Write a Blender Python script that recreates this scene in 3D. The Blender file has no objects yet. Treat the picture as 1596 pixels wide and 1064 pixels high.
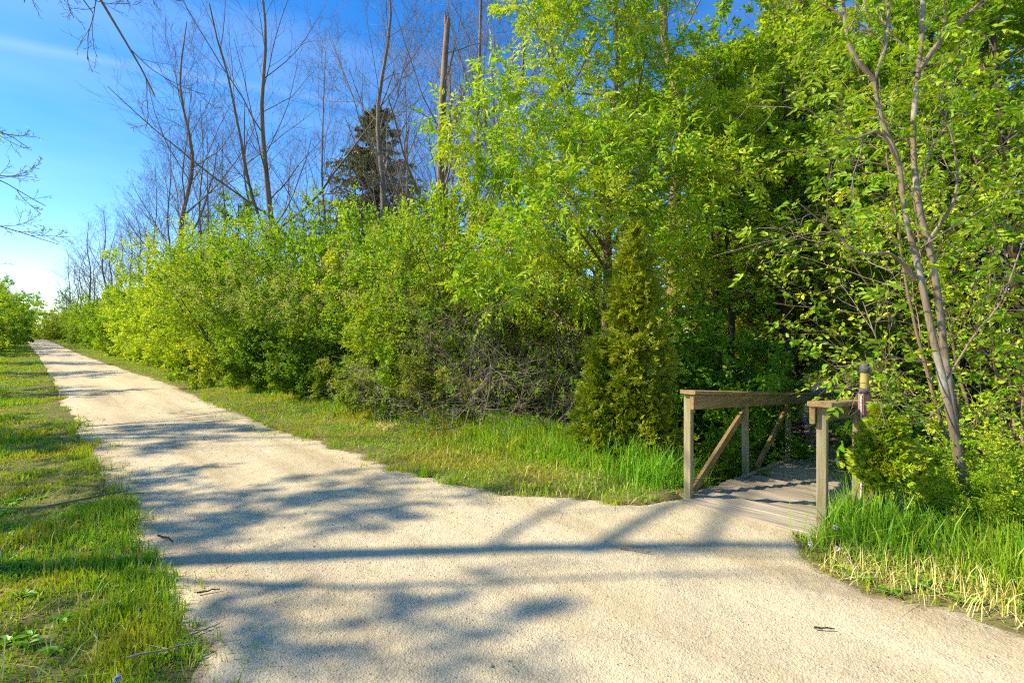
import bpy, math
import numpy as np
from mathutils import Vector

# ------------------------------------------------------------------ camera, sky, sun, exposure
F_PX, CX, HY, CAM_H = 760.0, 798.0, 515.0, 1.6          # focal length and horizon in photo pixels (1596 x 1064)
TH = math.atan((798 - 40) / F_PX)                        # the trail (world +Y) runs this far left of the view axis
FWD = np.array([math.sin(TH), math.cos(TH), 0.0]); RGT = np.array([math.cos(TH), -math.sin(TH), 0.0])
scene = bpy.context.scene
C = scene.collection
cam_d = bpy.data.cameras.new('camera'); cam = bpy.data.objects.new('camera', cam_d); C.objects.link(cam)
cam.location = (0, 0, CAM_H); cam.rotation_euler = (math.pi / 2, 0, -TH)
cam_d.sensor_width = 36; cam_d.lens = 36 * F_PX / 1596; cam_d.shift_y = -(532 - HY) / 1596
cam_d.clip_start = 0.05; cam_d.clip_end = 5000
scene.camera = cam

SUN_EL = math.radians(38)
tr = math.cos(math.radians(3.5)) * RGT + math.sin(math.radians(3.5)) * FWD      # where the sunlight travels, seen from above
travel = Vector((tr[0] * math.cos(SUN_EL), tr[1] * math.cos(SUN_EL), -math.sin(SUN_EL)))
world = bpy.data.worlds.new('World'); scene.world = world; world.use_nodes = True
wn, wl = world.node_tree.nodes, world.node_tree.links
wn.clear()
def N(nodes, t, **kw):
    n = nodes.new(t)
    for k, v in kw.items():
        if k == 'op': n.operation = v
        elif k == 'vals':
            for i, x in v.items(): n.inputs[i].default_value = x
        else: setattr(n, k, v)
    return n
sky = N(wn, 'ShaderNodeTexSky', sky_type='NISHITA', sun_disc=False, sun_elevation=SUN_EL,
        sun_rotation=math.atan2(-tr[0], -tr[1]), air_density=1.0, dust_density=0.1, ozone_density=3.5)
hs = N(wn, 'ShaderNodeHueSaturation', vals={'Hue': 0.507, 'Saturation': 1.34, 'Value': 1.0})
wl.new(sky.outputs[0], hs.inputs['Color'])
tc = N(wn, 'ShaderNodeTexCoord')
mp = N(wn, 'ShaderNodeMapping'); mp.inputs['Rotation'].default_value = (0.0, 0.0, 0.4); mp.inputs['Scale'].default_value = (1.0, 1.0, 6)
wl.new(tc.outputs['Generated'], mp.inputs[0])
cn = N(wn, 'ShaderNodeTexNoise', vals={'Scale': 1.9, 'Detail': 5, 'Roughness': 0.5, 'Distortion': 0.25}); wl.new(mp.outputs[0], cn.inputs['Vector'])
cr = N(wn, 'ShaderNodeMapRange', vals={'From Min': 0.45, 'From Max': 0.9, 'To Min': 0.0, 'To Max': 0.19}); wl.new(cn.outputs[0], cr.inputs[0])
# a thin old vapour trail: a great-circle streak
vt = N(wn, 'ShaderNodeVectorMath', operation='DOT_PRODUCT')
def ray(px, py):
    v = FWD + RGT * (px - CX) / F_PX + np.array([0, 0, 1.0]) * (HY - py) / F_PX
    return v / np.linalg.norm(v)
cpn = np.cross(ray(0, 66), ray(240, 108)); cpn /= np.linalg.norm(cpn)
vt.inputs[1].default_value = tuple(cpn); wl.new(tc.outputs['Generated'], vt.inputs[0])
va = N(wn, 'ShaderNodeMath', op='ABSOLUTE'); wl.new(vt.outputs['Value'], va.inputs[0])
vr = N(wn, 'ShaderNodeMapRange', vals={'From Min': 0.0, 'From Max': 0.011, 'To Min': 0.17, 'To Max': 0.0}); wl.new(va.outputs[0], vr.inputs[0])
vn = N(wn, 'ShaderNodeTexNoise', vals={'Scale': 5.0, 'Detail': 3}); wl.new(tc.outputs['Generated'], vn.inputs['Vector'])
vm = N(wn, 'ShaderNodeMath', op='MULTIPLY'); wl.new(vr.outputs[0], vm.inputs[0]); wl.new(vn.outputs[0], vm.inputs[1])
ad = N(wn, 'ShaderNodeMath', op='ADD', use_clamp=True); wl.new(cr.outputs[0], ad.inputs[0]); wl.new(vm.outputs[0], ad.inputs[1])
mx = N(wn, 'ShaderNodeMix', data_type='RGBA'); mx.inputs['B'].default_value = (4.6, 5.3, 6.6, 1)
wl.new(ad.outputs[0], mx.inputs['Factor']); wl.new(hs.outputs[0], mx.inputs['A'])
bg = N(wn, 'ShaderNodeBackground', vals={'Strength': 0.12}); wl.new(mx.outputs['Result'], bg.inputs[0])
wo = N(wn, 'ShaderNodeOutputWorld'); wl.new(bg.outputs[0], wo.inputs[0])
sun_d = bpy.data.lights.new('sun', 'SUN'); sun = bpy.data.objects.new('sun', sun_d); C.objects.link(sun)
sun_d.energy = 4.0; sun_d.angle = math.radians(0.8); sun_d.color = (1.0, 0.89, 0.68)
sun.rotation_euler = travel.to_track_quat('-Z', 'Y').to_euler(); sun.location = (-20, 20, 30)
scene.view_settings.view_transform = 'Standard'; scene.view_settings.look = 'None'
scene.view_settings.gamma = 1.0; scene.view_settings.exposure = 1.12
scene.render.engine = 'CYCLES'
scene.cycles.max_bounces = 4; scene.cycles.diffuse_bounces = 3; scene.cycles.glossy_bounces = 1; scene.cycles.transmission_bounces = 3
scene.cycles.caustics_reflective = False; scene.cycles.caustics_refractive = False; scene.cycles.use_light_tree = False
scene.cycles.use_adaptive_sampling = True; scene.cycles.adaptive_threshold = 0.025; scene.cycles.use_denoising = False; scene.cycles.filter_width = 1.2
scene.cycles.sample_clamp_indirect = 6

# ------------------------------------------------------------------ helpers
def at(px, py, d):
    """point at depth d (metres along the view axis) seen at photo pixel px, py"""
    p = FWD * d + RGT * ((px - CX) / F_PX * d); p[2] = CAM_H - (py - HY) / F_PX * d
    return p
def xy(px, d): return at(px, HY, d)[:2]
def gp(px, py, z=0.0):
    """point of the level z under photo pixel px, py"""
    return at(px, py, F_PX * (CAM_H - z) / (py - HY))

def mesh_np(name, verts, faces_list, mat, smooth=False):
    """faces_list: list of integer arrays (n,k)"""
    verts = np.asarray(verts, np.float32)
    me = bpy.data.meshes.new(name)
    me.vertices.add(len(verts)); me.vertices.foreach_set('co', verts.ravel())
    fl = [np.asarray(f, np.int32) for f in faces_list if len(f)]
    loops = np.concatenate([f.ravel() for f in fl])
    counts = np.concatenate([np.full(len(f), f.shape[1], np.int32) for f in fl])
    starts = np.concatenate([[0], np.cumsum(counts)[:-1]]).astype(np.int32)
    me.loops.add(len(loops)); me.loops.foreach_set('vertex_index', loops)
    me.polygons.add(len(counts)); me.polygons.foreach_set('loop_start', starts); me.polygons.foreach_set('loop_total', counts)
    me.polygons.foreach_set('use_smooth', np.full(len(counts), smooth, bool))
    me.update(calc_edges=True)
    if mat: me.materials.append(mat)
    return me
def link(name, me, parent=None, loc=(0, 0, 0), rz=0.0, scale=1.0, rot=None):
    o = bpy.data.objects.new(name, me); C.objects.link(o)
    o.location = loc; o.rotation_euler = rot if rot is not None else (0, 0, rz)
    o.scale = (scale,) * 3 if np.isscalar(scale) else scale
    if parent: o.parent = parent
    return o
def tag(o, label, cat, group=None):
    o['label'] = label; o['category'] = cat
    if group: o['group'] = group
    return o
def thing(name, label, cat, loc=(0, 0, 0), rz=0.0, scale=1.0, group=None, rot=None):
    return tag(link(name, None, None, loc, rz, scale, rot), label, cat, group)
def nrm(v): return v / (np.linalg.norm(v, axis=-1, keepdims=True) + 1e-9)
def smooth(a, b, x):
    t = np.clip((x - a) / (b - a), 0, 1); return t * t * (3 - 2 * t)
class Merge:
    def __init__(s): s.v = []; s.f = {}; s.n = 0
    def add(s, v, *fs):
        s.v.append(np.asarray(v).reshape(-1, 3))
        for f in fs:
            f = np.asarray(f)
            if len(f): s.f.setdefault(f.shape[1], []).append(f + s.n)
        s.n += len(s.v[-1])
    def mesh(s, name, mat, smooth=False):
        return mesh_np(name, np.concatenate(s.v), [np.concatenate(x) for x in s.f.values()], mat, smooth)
BOXF = np.array([[0, 3, 2, 1], [4, 5, 6, 7], [0, 1, 5, 4], [1, 2, 6, 5], [2, 3, 7, 6], [3, 0, 4, 7]])
def box_v(x0, x1, y0, y1, z0, z1):
    return np.array([[x0, y0, z0], [x1, y0, z0], [x1, y1, z0], [x0, y1, z0], [x0, y0, z1], [x1, y0, z1], [x1, y1, z1], [x0, y1, z1]], float)
def vnoise(x, y, seed=0):
    """smooth value noise on arrays"""
    x = np.asarray(x, float); y = np.asarray(y, float)
    xi = np.floor(x).astype(np.int64); yi = np.floor(y).astype(np.int64)
    def h(a, b):
        n = (a * 374761393 + b * 668265263 + seed * 1442695041) & 0x7fffffff
        n = ((n ^ (n >> 13)) * 1274126177) & 0x7fffffff
        return ((n ^ (n >> 16)) & 0xffff) / 65535.0
    fx = x - xi; fy = y - yi; fx = fx * fx * (3 - 2 * fx); fy = fy * fy * (3 - 2 * fy)
    return (h(xi, yi) * (1 - fx) + h(xi + 1, yi) * fx) * (1 - fy) + (h(xi, yi + 1) * (1 - fx) + h(xi + 1, yi + 1) * fx) * fy
def fbm(x, y, seed=0, o=4):
    s = 0; a = 0.5
    for i in range(o): s = s + a * vnoise(x * 2 ** i, y * 2 ** i, seed + i); a *= 0.5
    return s

# ------------------------------------------------------------------ materials
def new_mat(name):
    m = bpy.data.materials.new(name); m.use_nodes = True; nt = m.node_tree; nt.nodes.clear()
    return m, nt.nodes, nt.links
def ramp(nodes, cols, pos=None):
    r = nodes.new('ShaderNodeValToRGB'); e = r.color_ramp.elements
    pos = pos or [i / max(1, len(cols) - 1) for i in range(len(cols))]
    while len(e) > len(cols): e.remove(e[-1])
    while len(e) < len(cols): e.new(0.5)
    for i, (c, p) in enumerate(zip(cols, pos)): e[i].position = p; e[i].color = (*c, 1)
    return r
GAIN = (2.15, 1.95, 1.25)                                 # overall reflectance of the spring foliage
def leaf_mat(name, cols, trans=0.47, tcol=(1.2, 1.15, 0.5), rough=0.5, patch=None, objvar=0.25, spec=0.35, pscale=0.9):
    if trans:
        cols = [tuple(min(.8, x * g) for x, g in zip(c, GAIN)) for c in cols]; patch = tuple(x * g for x, g in zip(patch, GAIN)) if patch else None
    m, n, l = new_mat(name)
    g = n.new('ShaderNodeNewGeometry'); r = ramp(n, cols); l.new(g.outputs['Random Per Island'], r.inputs[0])
    col = r.outputs[0]
    if patch:                                   # clumps of another hue
        t = n.new('ShaderNodeTexCoord'); nz = N(n, 'ShaderNodeTexNoise', vals={'Scale': pscale, 'Detail': 3}); l.new(t.outputs['Object'], nz.inputs['Vector'])
        mr = N(n, 'ShaderNodeMapRange', vals={'From Min': 0.45, 'From Max': 0.65}); l.new(nz.outputs[0], mr.inputs[0])
        mm = N(n, 'ShaderNodeMix', data_type='RGBA'); l.new(mr.outputs[0], mm.inputs['Factor']); l.new(col, mm.inputs['A']); mm.inputs['B'].default_value = (*patch, 1)
        col = mm.outputs['Result']
    if objvar:
        oi = n.new('ShaderNodeObjectInfo'); mr = N(n, 'ShaderNodeMapRange', vals={'To Min': 1 - objvar, 'To Max': 1 + objvar}); l.new(oi.outputs['Random'], mr.inputs[0])
        h = N(n, 'ShaderNodeHueSaturation'); l.new(mr.outputs[0], h.inputs['Value']); l.new(col, h.inputs['Color'])
        mh = N(n, 'ShaderNodeMapRange', vals={'To Min': 0.5 + 0.02 * objvar / 0.25, 'To Max': 0.5 - 0.02 * objvar / 0.25}); l.new(oi.outputs['Random'], mh.inputs[0]); l.new(mh.outputs[0], h.inputs['Hue'])
        col = h.outputs[0]
    p = N(n, 'ShaderNodeBsdfPrincipled', vals={'Roughness': rough, 'Specular IOR Level': spec}); l.new(col, p.inputs['Base Color'])
    tm = N(n, 'ShaderNodeVectorMath', operation='MULTIPLY'); l.new(col, tm.inputs[0]); tm.inputs[1].default_value = tcol
    tb = n.new('ShaderNodeBsdfTranslucent'); l.new(tm.outputs[0], tb.inputs[0])
    ms = N(n, 'ShaderNodeMixShader', vals={0: trans}); l.new(p.outputs[0], ms.inputs[1]); l.new(tb.outputs[0], ms.inputs[2])
    o = n.new('ShaderNodeOutputMaterial'); l.new(ms.outputs[0], o.inputs[0])
    return m
def bark_mat(name, a, b, c=None, scale=9.0, stretch=0.15, bump=0.6, lichen=None):
    m, n, l = new_mat(name)
    t = n.new('ShaderNodeTexCoord'); mp = n.new('ShaderNodeMapping'); mp.inputs['Scale'].default_value = (1, 1, stretch); l.new(t.outputs['Object'], mp.inputs[0])
    nz = N(n, 'ShaderNodeTexNoise', vals={'Scale': scale, 'Detail': 6, 'Roughness': 0.7}); l.new(mp.outputs[0], nz.inputs['Vector'])
    r = ramp(n, [a, b, c or b], [0.3, 0.55, 0.75]); l.new(nz.outputs[0], r.inputs[0]); col = r.outputs[0]
    if lichen:
        n2 = N(n, 'ShaderNodeTexNoise', vals={'Scale': 2.5, 'Detail': 4}); l.new(t.outputs['Object'], n2.inputs['Vector'])
        mr = N(n, 'ShaderNodeMapRange', vals={'From Min': 0.5, 'From Max': 0.6}); l.new(n2.outputs[0], mr.inputs[0])
        mm = N(n, 'ShaderNodeMix', data_type='RGBA'); l.new(mr.outputs[0], mm.inputs['Factor']); l.new(col, mm.inputs['A']); mm.inputs['B'].default_value = (*lichen, 1); col = mm.outputs['Result']
    p = N(n, 'ShaderNodeBsdfPrincipled', vals={'Roughness': 0.85, 'Specular IOR Level': 0.2}); l.new(col, p.inputs['Base Color'])
    bp = N(n, 'ShaderNodeBump', vals={'Strength': bump, 'Distance': 0.02}); l.new(nz.outputs[0], bp.inputs['Height']); l.new(bp.outputs[0], p.inputs['Normal'])
    o = n.new('ShaderNodeOutputMaterial'); l.new(p.outputs[0], o.inputs[0])
    return m
def plain_mat(name, col, rough=0.7, noise=0.2, scale=20, metal=0.0):
    m, n, l = new_mat(name)
    t = n.new('ShaderNodeTexCoord'); nz = N(n, 'ShaderNodeTexNoise', vals={'Scale': scale, 'Detail': 5}); l.new(t.outputs['Object'], nz.inputs['Vector'])
    r = ramp(n, [tuple(x * (1 - noise) for x in col), tuple(min(1, x * (1 + noise)) for x in col)], [0.3, 0.7]); l.new(nz.outputs[0], r.inputs[0])
    p = N(n, 'ShaderNodeBsdfPrincipled', vals={'Roughness': rough, 'Metallic': metal}); l.new(r.outputs[0], p.inputs['Base Color'])
    o = n.new('ShaderNodeOutputMaterial'); l.new(p.outputs[0], o.inputs[0])
    return m

def gravel_mat():
    m, n, l = new_mat('crushed_limestone')
    g = n.new('ShaderNodeNewGeometry'); P = g.outputs['Position']
    mp = n.new('ShaderNodeMapping'); mp.inputs['Scale'].default_value = (1.3, 0.16, 1); l.new(P, mp.inputs[0])
    n1 = N(n, 'ShaderNodeTexNoise', vals={'Scale': 1.4, 'Detail': 6, 'Roughness': 0.6}); l.new(mp.outputs[0], n1.inputs['Vector'])
    r1 = ramp(n, [(0.40, 0.315, 0.185), (0.57, 0.47, 0.295), (0.67, 0.57, 0.385)], [0.28, 0.48, 0.72]); l.new(n1.outputs[0], r1.inputs[0])
    n2 = N(n, 'ShaderNodeTexNoise', vals={'Scale': 60, 'Detail': 4, 'Roughness': 0.8}); l.new(P, n2.inputs['Vector'])
    r2 = ramp(n, [(0.45, 0.42, 0.38), (1, 1, 1), (1.25, 1.25, 1.25)], [0.32, 0.48, 0.75]); l.new(n2.outputs[0], r2.inputs[0])
    m1 = N(n, 'ShaderNodeMix', data_type='RGBA', blend_type='MULTIPLY'); m1.inputs['Factor'].default_value = 0.4; l.new(r1.outputs[0], m1.inputs['A']); l.new(r2.outputs[0], m1.inputs['B'])
    v = N(n, 'ShaderNodeTexVoronoi', vals={'Scale': 95, 'Randomness': 1}); l.new(P, v.inputs['Vector'])
    rv = ramp(n, [(0.30, 0.28, 0.25), (0.88, 0.87, 0.85), (1.18, 1.17, 1.15)], [0.0, 0.09, 1.0]); l.new(v.outputs['Color'], rv.inputs[0])
    m2 = N(n, 'ShaderNodeMix', data_type='RGBA', blend_type='MULTIPLY'); m2.inputs['Factor'].default_value = 0.9; l.new(m1.outputs['Result'], m2.inputs['A']); l.new(rv.outputs[0], m2.inputs['B'])
    at_ = N(n, 'ShaderNodeAttribute', attribute_name='edge'); en = N(n, 'ShaderNodeTexNoise', vals={'Scale': 5, 'Detail': 6, 'Roughness': 0.7}); l.new(P, en.inputs['Vector'])
    ea = N(n, 'ShaderNodeMath', op='MULTIPLY_ADD', vals={1: 0.9, 2: -0.45}); l.new(en.outputs[0], ea.inputs[0])
    eb = N(n, 'ShaderNodeMath', op='ADD'); l.new(ea.outputs[0], eb.inputs[0]); l.new(at_.outputs['Fac'], eb.inputs[1])
    er = N(n, 'ShaderNodeMapRange', vals={'From Min': 0.12, 'From Max': 0.0, 'To Max': 0.8}); l.new(eb.outputs[0], er.inputs[0])
    m3 = N(n, 'ShaderNodeMix', data_type='RGBA'); l.new(er.outputs[0], m3.inputs['Factor']); l.new(m2.outputs['Result'], m3.inputs['A']); m3.inputs['B'].default_value = (0.27, 0.19, 0.10, 1)
    p = N(n, 'ShaderNodeBsdfPrincipled', vals={'Roughness': 0.95, 'Specular IOR Level': 0.15}); l.new(m3.outputs['Result'], p.inputs['Base Color'])
    va = N(n, 'ShaderNodeMath', op='ADD'); l.new(n2.outputs[0], va.inputs[0]); l.new(v.outputs['Distance'], va.inputs[1])
    bp = N(n, 'ShaderNodeBump', vals={'Strength': 0.4, 'Distance': 0.012}); l.new(va.outputs[0], bp.inputs['Height'])
    n3 = N(n, 'ShaderNodeTexNoise', vals={'Scale': 7, 'Detail': 4}); l.new(P, n3.inputs['Vector'])
    b2 = N(n, 'ShaderNodeBump', vals={'Strength': 0.5, 'Distance': 0.03}); l.new(n3.outputs[0], b2.inputs['Height']); l.new(bp.outputs[0], b2.inputs['Normal'])
    l.new(b2.outputs[0], p.inputs['Normal'])
    o = n.new('ShaderNodeOutputMaterial'); l.new(p.outputs[0], o.inputs[0])
    return m
def ground_mat():
    """turf soil and thatch near the trail, leaf litter further off"""
    m, n, l = new_mat('soil_and_litter')
    g = n.new('ShaderNodeNewGeometry'); P = g.outputs['Position']
    n1 = N(n, 'ShaderNodeTexNoise', vals={'Scale': 2.2, 'Detail': 8, 'Roughness': 0.7}); l.new(P, n1.inputs['Vector'])
    ra = ramp(n, [(0.09, 0.085, 0.025), (0.17, 0.15, 0.05), (0.30, 0.25, 0.14)], [0.3, 0.52, 0.74]); l.new(n1.outputs[0], ra.inputs[0])
    v = N(n, 'ShaderNodeTexVoronoi', vals={'Scale': 22}); l.new(P, v.inputs['Vector'])
    rb = ramp(n, [(0.035, 0.024, 0.014), (0.09, 0.062, 0.036), (0.16, 0.11, 0.06)]); l.new(v.outputs['Color'], rb.inputs[0])
    sx = n.new('ShaderNodeSeparateXYZ'); l.new(P, sx.inputs[0])
    mr = N(n, 'ShaderNodeMapRange', vals={'From Min': 5.1, 'From Max': 5.9}); l.new(sx.outputs[0], mr.inputs[0])
    mr2 = N(n, 'ShaderNodeMapRange', vals={'From Min': 90.0, 'From Max': 60.0}); l.new(sx.outputs[0], mr2.inputs[0])
    mu = N(n, 'ShaderNodeMath', op='MULTIPLY'); l.new(mr.outputs[0], mu.inputs[0]); l.new(mr2.outputs[0], mu.inputs[1])
    mm = N(n, 'ShaderNodeMix', data_type='RGBA'); l.new(mu.outputs[0], mm.inputs['Factor']); l.new(ra.outputs[0], mm.inputs['A']); l.new(rb.outputs[0], mm.inputs['B'])
    p = N(n, 'ShaderNodeBsdfPrincipled', vals={'Roughness': 0.95, 'Specular IOR Level': 0.1}); l.new(mm.outputs['Result'], p.inputs['Base Color'])
    bp = N(n, 'ShaderNodeBump', vals={'Strength': 0.8, 'Distance': 0.04}); l.new(n1.outputs[0], bp.inputs['Height']); l.new(bp.outputs[0], p.inputs['Normal'])
    o = n.new('ShaderNodeOutputMaterial'); l.new(p.outputs[0], o.inputs[0])
    return m
def wood_mat(name, a, b, c, axis=0, moss=None):
    """weathered boards, the grain along one axis"""
    m, n, l = new_mat(name)
    t = n.new('ShaderNodeTexCoord'); mp = n.new('ShaderNodeMapping')
    s = [1, 1, 1]; s[axis] = 0.05; mp.inputs['Scale'].default_value = s; l.new(t.outputs['Object'], mp.inputs[0])
    oi = n.new('ShaderNodeObjectInfo'); ov = N(n, 'ShaderNodeVectorMath', operation='ADD'); sc = N(n, 'ShaderNodeMath', op='MULTIPLY', vals={1: 37.0}); l.new(oi.outputs['Random'], sc.inputs[0]); l.new(mp.outputs[0], ov.inputs[0]); l.new(sc.outputs[0], ov.inputs[1])
    nz = N(n, 'ShaderNodeTexNoise', vals={'Scale': 45, 'Detail': 6, 'Roughness': 0.7}); l.new(ov.outputs[0], nz.inputs['Vector'])
    r = ramp(n, [a, b, c], [0.3, 0.5, 0.72]); l.new(nz.outputs[0], r.inputs[0]); col = r.outputs[0]
    n2 = N(n, 'ShaderNodeTexNoise', vals={'Scale': 3.5, 'Detail': 5}); l.new(t.outputs['Object'], n2.inputs['Vector'])
    if moss:
        mr = N(n, 'ShaderNodeMapRange', vals={'From Min': 0.46, 'From Max': 0.66, 'To Max': 0.75}); l.new(n2.outputs[0], mr.inputs[0])
        mm = N(n, 'ShaderNodeMix', data_type='RGBA'); l.new(mr.outputs[0], mm.inputs['Factor']); l.new(col, mm.inputs['A']); mm.inputs['B'].default_value = (*moss, 1); col = mm.outputs['Result']
    h = N(n, 'ShaderNodeHueSaturation'); mv = N(n, 'ShaderNodeMapRange', vals={'To Min': 0.75, 'To Max': 1.2}); l.new(oi.outputs['Random'], mv.inputs[0]); l.new(mv.outputs[0], h.inputs['Value']); l.new(col, h.inputs['Color'])
    p = N(n, 'ShaderNodeBsdfPrincipled', vals={'Roughness': 0.85, 'Specular IOR Level': 0.2}); l.new(h.outputs[0], p.inputs['Base Color'])
    bp = N(n, 'ShaderNodeBump', vals={'Strength': 0.5, 'Distance': 0.004}); l.new(nz.outputs[0], bp.inputs['Height']); l.new(bp.outputs[0], p.inputs['Normal'])
    o = n.new('ShaderNodeOutputMaterial'); l.new(p.outputs[0], o.inputs[0])
    return m

M = {}
M['gravel'] = gravel_mat(); M['ground'] = ground_mat()
M['pebble'] = leaf_mat('pebbles', [(0.16, 0.14, 0.11), (0.36, 0.32, 0.25), (0.55, 0.5, 0.42)], trans=0.0, objvar=0, rough=0.9, spec=0.2)
M['grass'] = leaf_mat('grass_blades', [(0.075, 0.17, 0.012), (0.12, 0.25, 0.016), (0.17, 0.28, 0.02), (0.10, 0.21, 0.014), (0.25, 0.26, 0.05)], trans=0.35, patch=(0.20, 0.22, 0.022), objvar=0, rough=0.45)
M['tallgrass'] = leaf_mat('tall_grass_blades', [(0.06, 0.17, 0.015), (0.10, 0.24, 0.02), (0.14, 0.27, 0.02), (0.08, 0.2, 0.02)], trans=0.35, objvar=0, rough=0.4)
M['straw'] = leaf_mat('dry_grass', [(0.30, 0.23, 0.11), (0.42, 0.34, 0.18), (0.5, 0.42, 0.25)], trans=0.2, objvar=0, rough=0.8)
M['yellowgreen'] = leaf_mat('leaves_yellow_green', [(0.09, 0.18, 0.014), (0.135, 0.245, 0.018), (0.185, 0.29, 0.022), (0.12, 0.215, 0.016)], patch=(0.20, 0.285, 0.025))
M['midgreen'] = leaf_mat('leaves_mid_green', [(0.07, 0.14, 0.014), (0.11, 0.20, 0.018), (0.16, 0.245, 0.02), (0.09, 0.17, 0.016)], patch=(0.19, 0.25, 0.022))
M['freshgreen'] = leaf_mat('leaves_fresh_green', [(0.09, 0.2, 0.012), (0.13, 0.26, 0.015), (0.19, 0.30, 0.018), (0.24, 0.31, 0.025)], patch=(0.25, 0.31, 0.03), trans=0.4)
M['deepgreen'] = leaf_mat('leaves_deep_green', [(0.05, 0.13, 0.016), (0.08, 0.18, 0.02), (0.12, 0.23, 0.022), (0.065, 0.15, 0.018)], patch=(0.11, 0.22, 0.022))
M['olive'] = leaf_mat('leaves_olive', [(0.085, 0.12, 0.02), (0.13, 0.17, 0.03), (0.17, 0.2, 0.045)], patch=(0.19, 0.2, 0.06))
M['cedar'] = leaf_mat('cedar_sprays', [(0.075, 0.13, 0.01), (0.12, 0.185, 0.014), (0.17, 0.23, 0.018), (0.235, 0.245, 0.03)], trans=0.4, patch=(0.175, 0.21, 0.022), pscale=4.0, objvar=0.1)
M['goldcedar'] = leaf_mat('golden_cedar_sprays', [(0.10, 0.19, 0.01), (0.15, 0.26, 0.014), (0.21, 0.31, 0.02), (0.29, 0.31, 0.03)], trans=0.4, patch=(0.19, 0.23, 0.02), pscale=6.0, objvar=0.05)
M['darkcedar'] = leaf_mat('dark_cedar_sprays', [(0.085, 0.135, 0.014), (0.13, 0.18, 0.018), (0.18, 0.225, 0.022), (0.22, 0.24, 0.03)], trans=0.4, objvar=0.15)
M['spruce'] = leaf_mat('spruce_needles', [(0.045, 0.065, 0.025), (0.07, 0.09, 0.03), (0.12, 0.105, 0.045)], trans=0.25, objvar=0)
M['blossom'] = leaf_mat('cream_blossom', [(0.26, 0.28, 0.08), (0.33, 0.34, 0.12), (0.38, 0.38, 0.19)], trans=0.3, tcol=(1, 1, 0.8), objvar=0)
M['litter'] = leaf_mat('wood_chips', [(0.2, 0.12, 0.07), (0.34, 0.22, 0.13), (0.48, 0.34, 0.22), (0.27, 0.17, 0.10)], trans=0, objvar=0, rough=0.9)
M['bark'] = bark_mat('grey_brown_bark', (0.12, 0.09, 0.06), (0.23, 0.18, 0.125), (0.33, 0.27, 0.2))
M['bark_warm'] = bark_mat('warm_brown_bark', (0.13, 0.08, 0.05), (0.26, 0.18, 0.115), (0.37, 0.28, 0.195))
M['bark_pale'] = bark_mat('pale_pinkish_bark', (0.13, 0.095, 0.06), (0.25, 0.195, 0.13), (0.34, 0.28, 0.20), lichen=(0.36, 0.33, 0.26), bump=0.4, scale=14)
M['bark_dark'] = bark_mat('dark_damp_bark', (0.03, 0.022, 0.017), (0.07, 0.05, 0.037), (0.12, 0.09, 0.065))
M['twig_far'] = bark_mat('grey_twigs', (0.15, 0.115, 0.085), (0.24, 0.19, 0.145), (0.31, 0.25, 0.2), bump=0)
M['deadwood'] = bark_mat('bleached_dead_twigs', (0.17, 0.125, 0.085), (0.30, 0.23, 0.165), (0.40, 0.33, 0.25), bump=0.2)
M['plank'] = wood_mat('weathered_planks', (0.18, 0.145, 0.105), (0.36, 0.305, 0.23), (0.52, 0.455, 0.35), axis=1)
M['rail'] = wood_mat('weathered_rails', (0.18, 0.105, 0.04), (0.33, 0.215, 0.09), (0.45, 0.33, 0.17), axis=0, moss=(0.2, 0.18, 0.05))
M['post'] = wood_mat('weathered_posts', (0.2, 0.16, 0.075), (0.35, 0.29, 0.16), (0.48, 0.42, 0.27), axis=2, moss=(0.25, 0.24, 0.08))

# ------------------------------------------------------------------ terrain shape
def trail_left(y): return 0.60 + 0.10 * (fbm(y * 0.35, 3.1, 5) - 0.5) * 2 + 0.16 * (fbm(y * 2.1, 0.7, 9) - 0.5) * 2 * np.clip(1.5 - y / 30, 0.4, 1) - smooth(20, 110, y) * 0.5
def trail_right(y):
    b = np.interp(y, [-60, -6, 0.0, 0.6, 1.0, 1.25, 1.5, 1.62, 2.16, 2.3, 2.8, 3.3, 3.9, 4.8, 6.8, 9.4, 17, 25, 42, 110, 300],
                  [3.6, 3.7, 3.72, 3.8, 3.95, 4.5, 4.75, 4.75, 4.75, 4.15, 3.75, 3.42, 3.28, 3.12, 3.0, 2.96, 3.1, 2.95, 2.7, 2.6, 2.6])
    w = np.clip(1 - np.abs(y - 1.75) / 0.5, 0, 1)
    return b + (1 - smooth(0, .4, w)) * (0.2 * (fbm(y * 1.7, 8.3, 21) - 0.5) * 2 + 0.08 * (fbm(y * 6, 1.3, 33) - 0.5) * 2)
def deck_z(x): return -0.02 - 0.098 * (x - 4.5)
def ground_z(x, y):
    x = np.asarray(x, float); y = np.asarray(y, float)
    z = -0.78 * smooth(5.2, 7.6, x) + 0.05 * (fbm(x * 0.5, y * 0.5, 2) - 0.5)
    nb = np.exp(-((y - 1.7) / 2.2) ** 2)                                     # little ditch under the footbridge
    z = z - 0.42 * nb * smooth(4.85, 5.9, x) * (1 - smooth(8.6, 11.2, x))
    z = z + 0.03 * (fbm(x * 2.5, y * 2.5, 7) - 0.5)
    z = z - 0.25 * smooth(-2.0, -6.0, x)
    tl, trr = trail_left(y), trail_right(y)
    z = z - 0.07 * smooth(0.02, 0.22, np.minimum(x - tl, trr - x))
    z = z - 0.16 * smooth(4.25, 4.5, x) * (1 - smooth(5.0, 5.3, x)) * smooth(0.85, 1.1, y) * (1 - smooth(2.12, 2.3, y))
    d = np.hypot(x, y); z = z + smooth(150, 500, d) * -1.0
    return z

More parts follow.
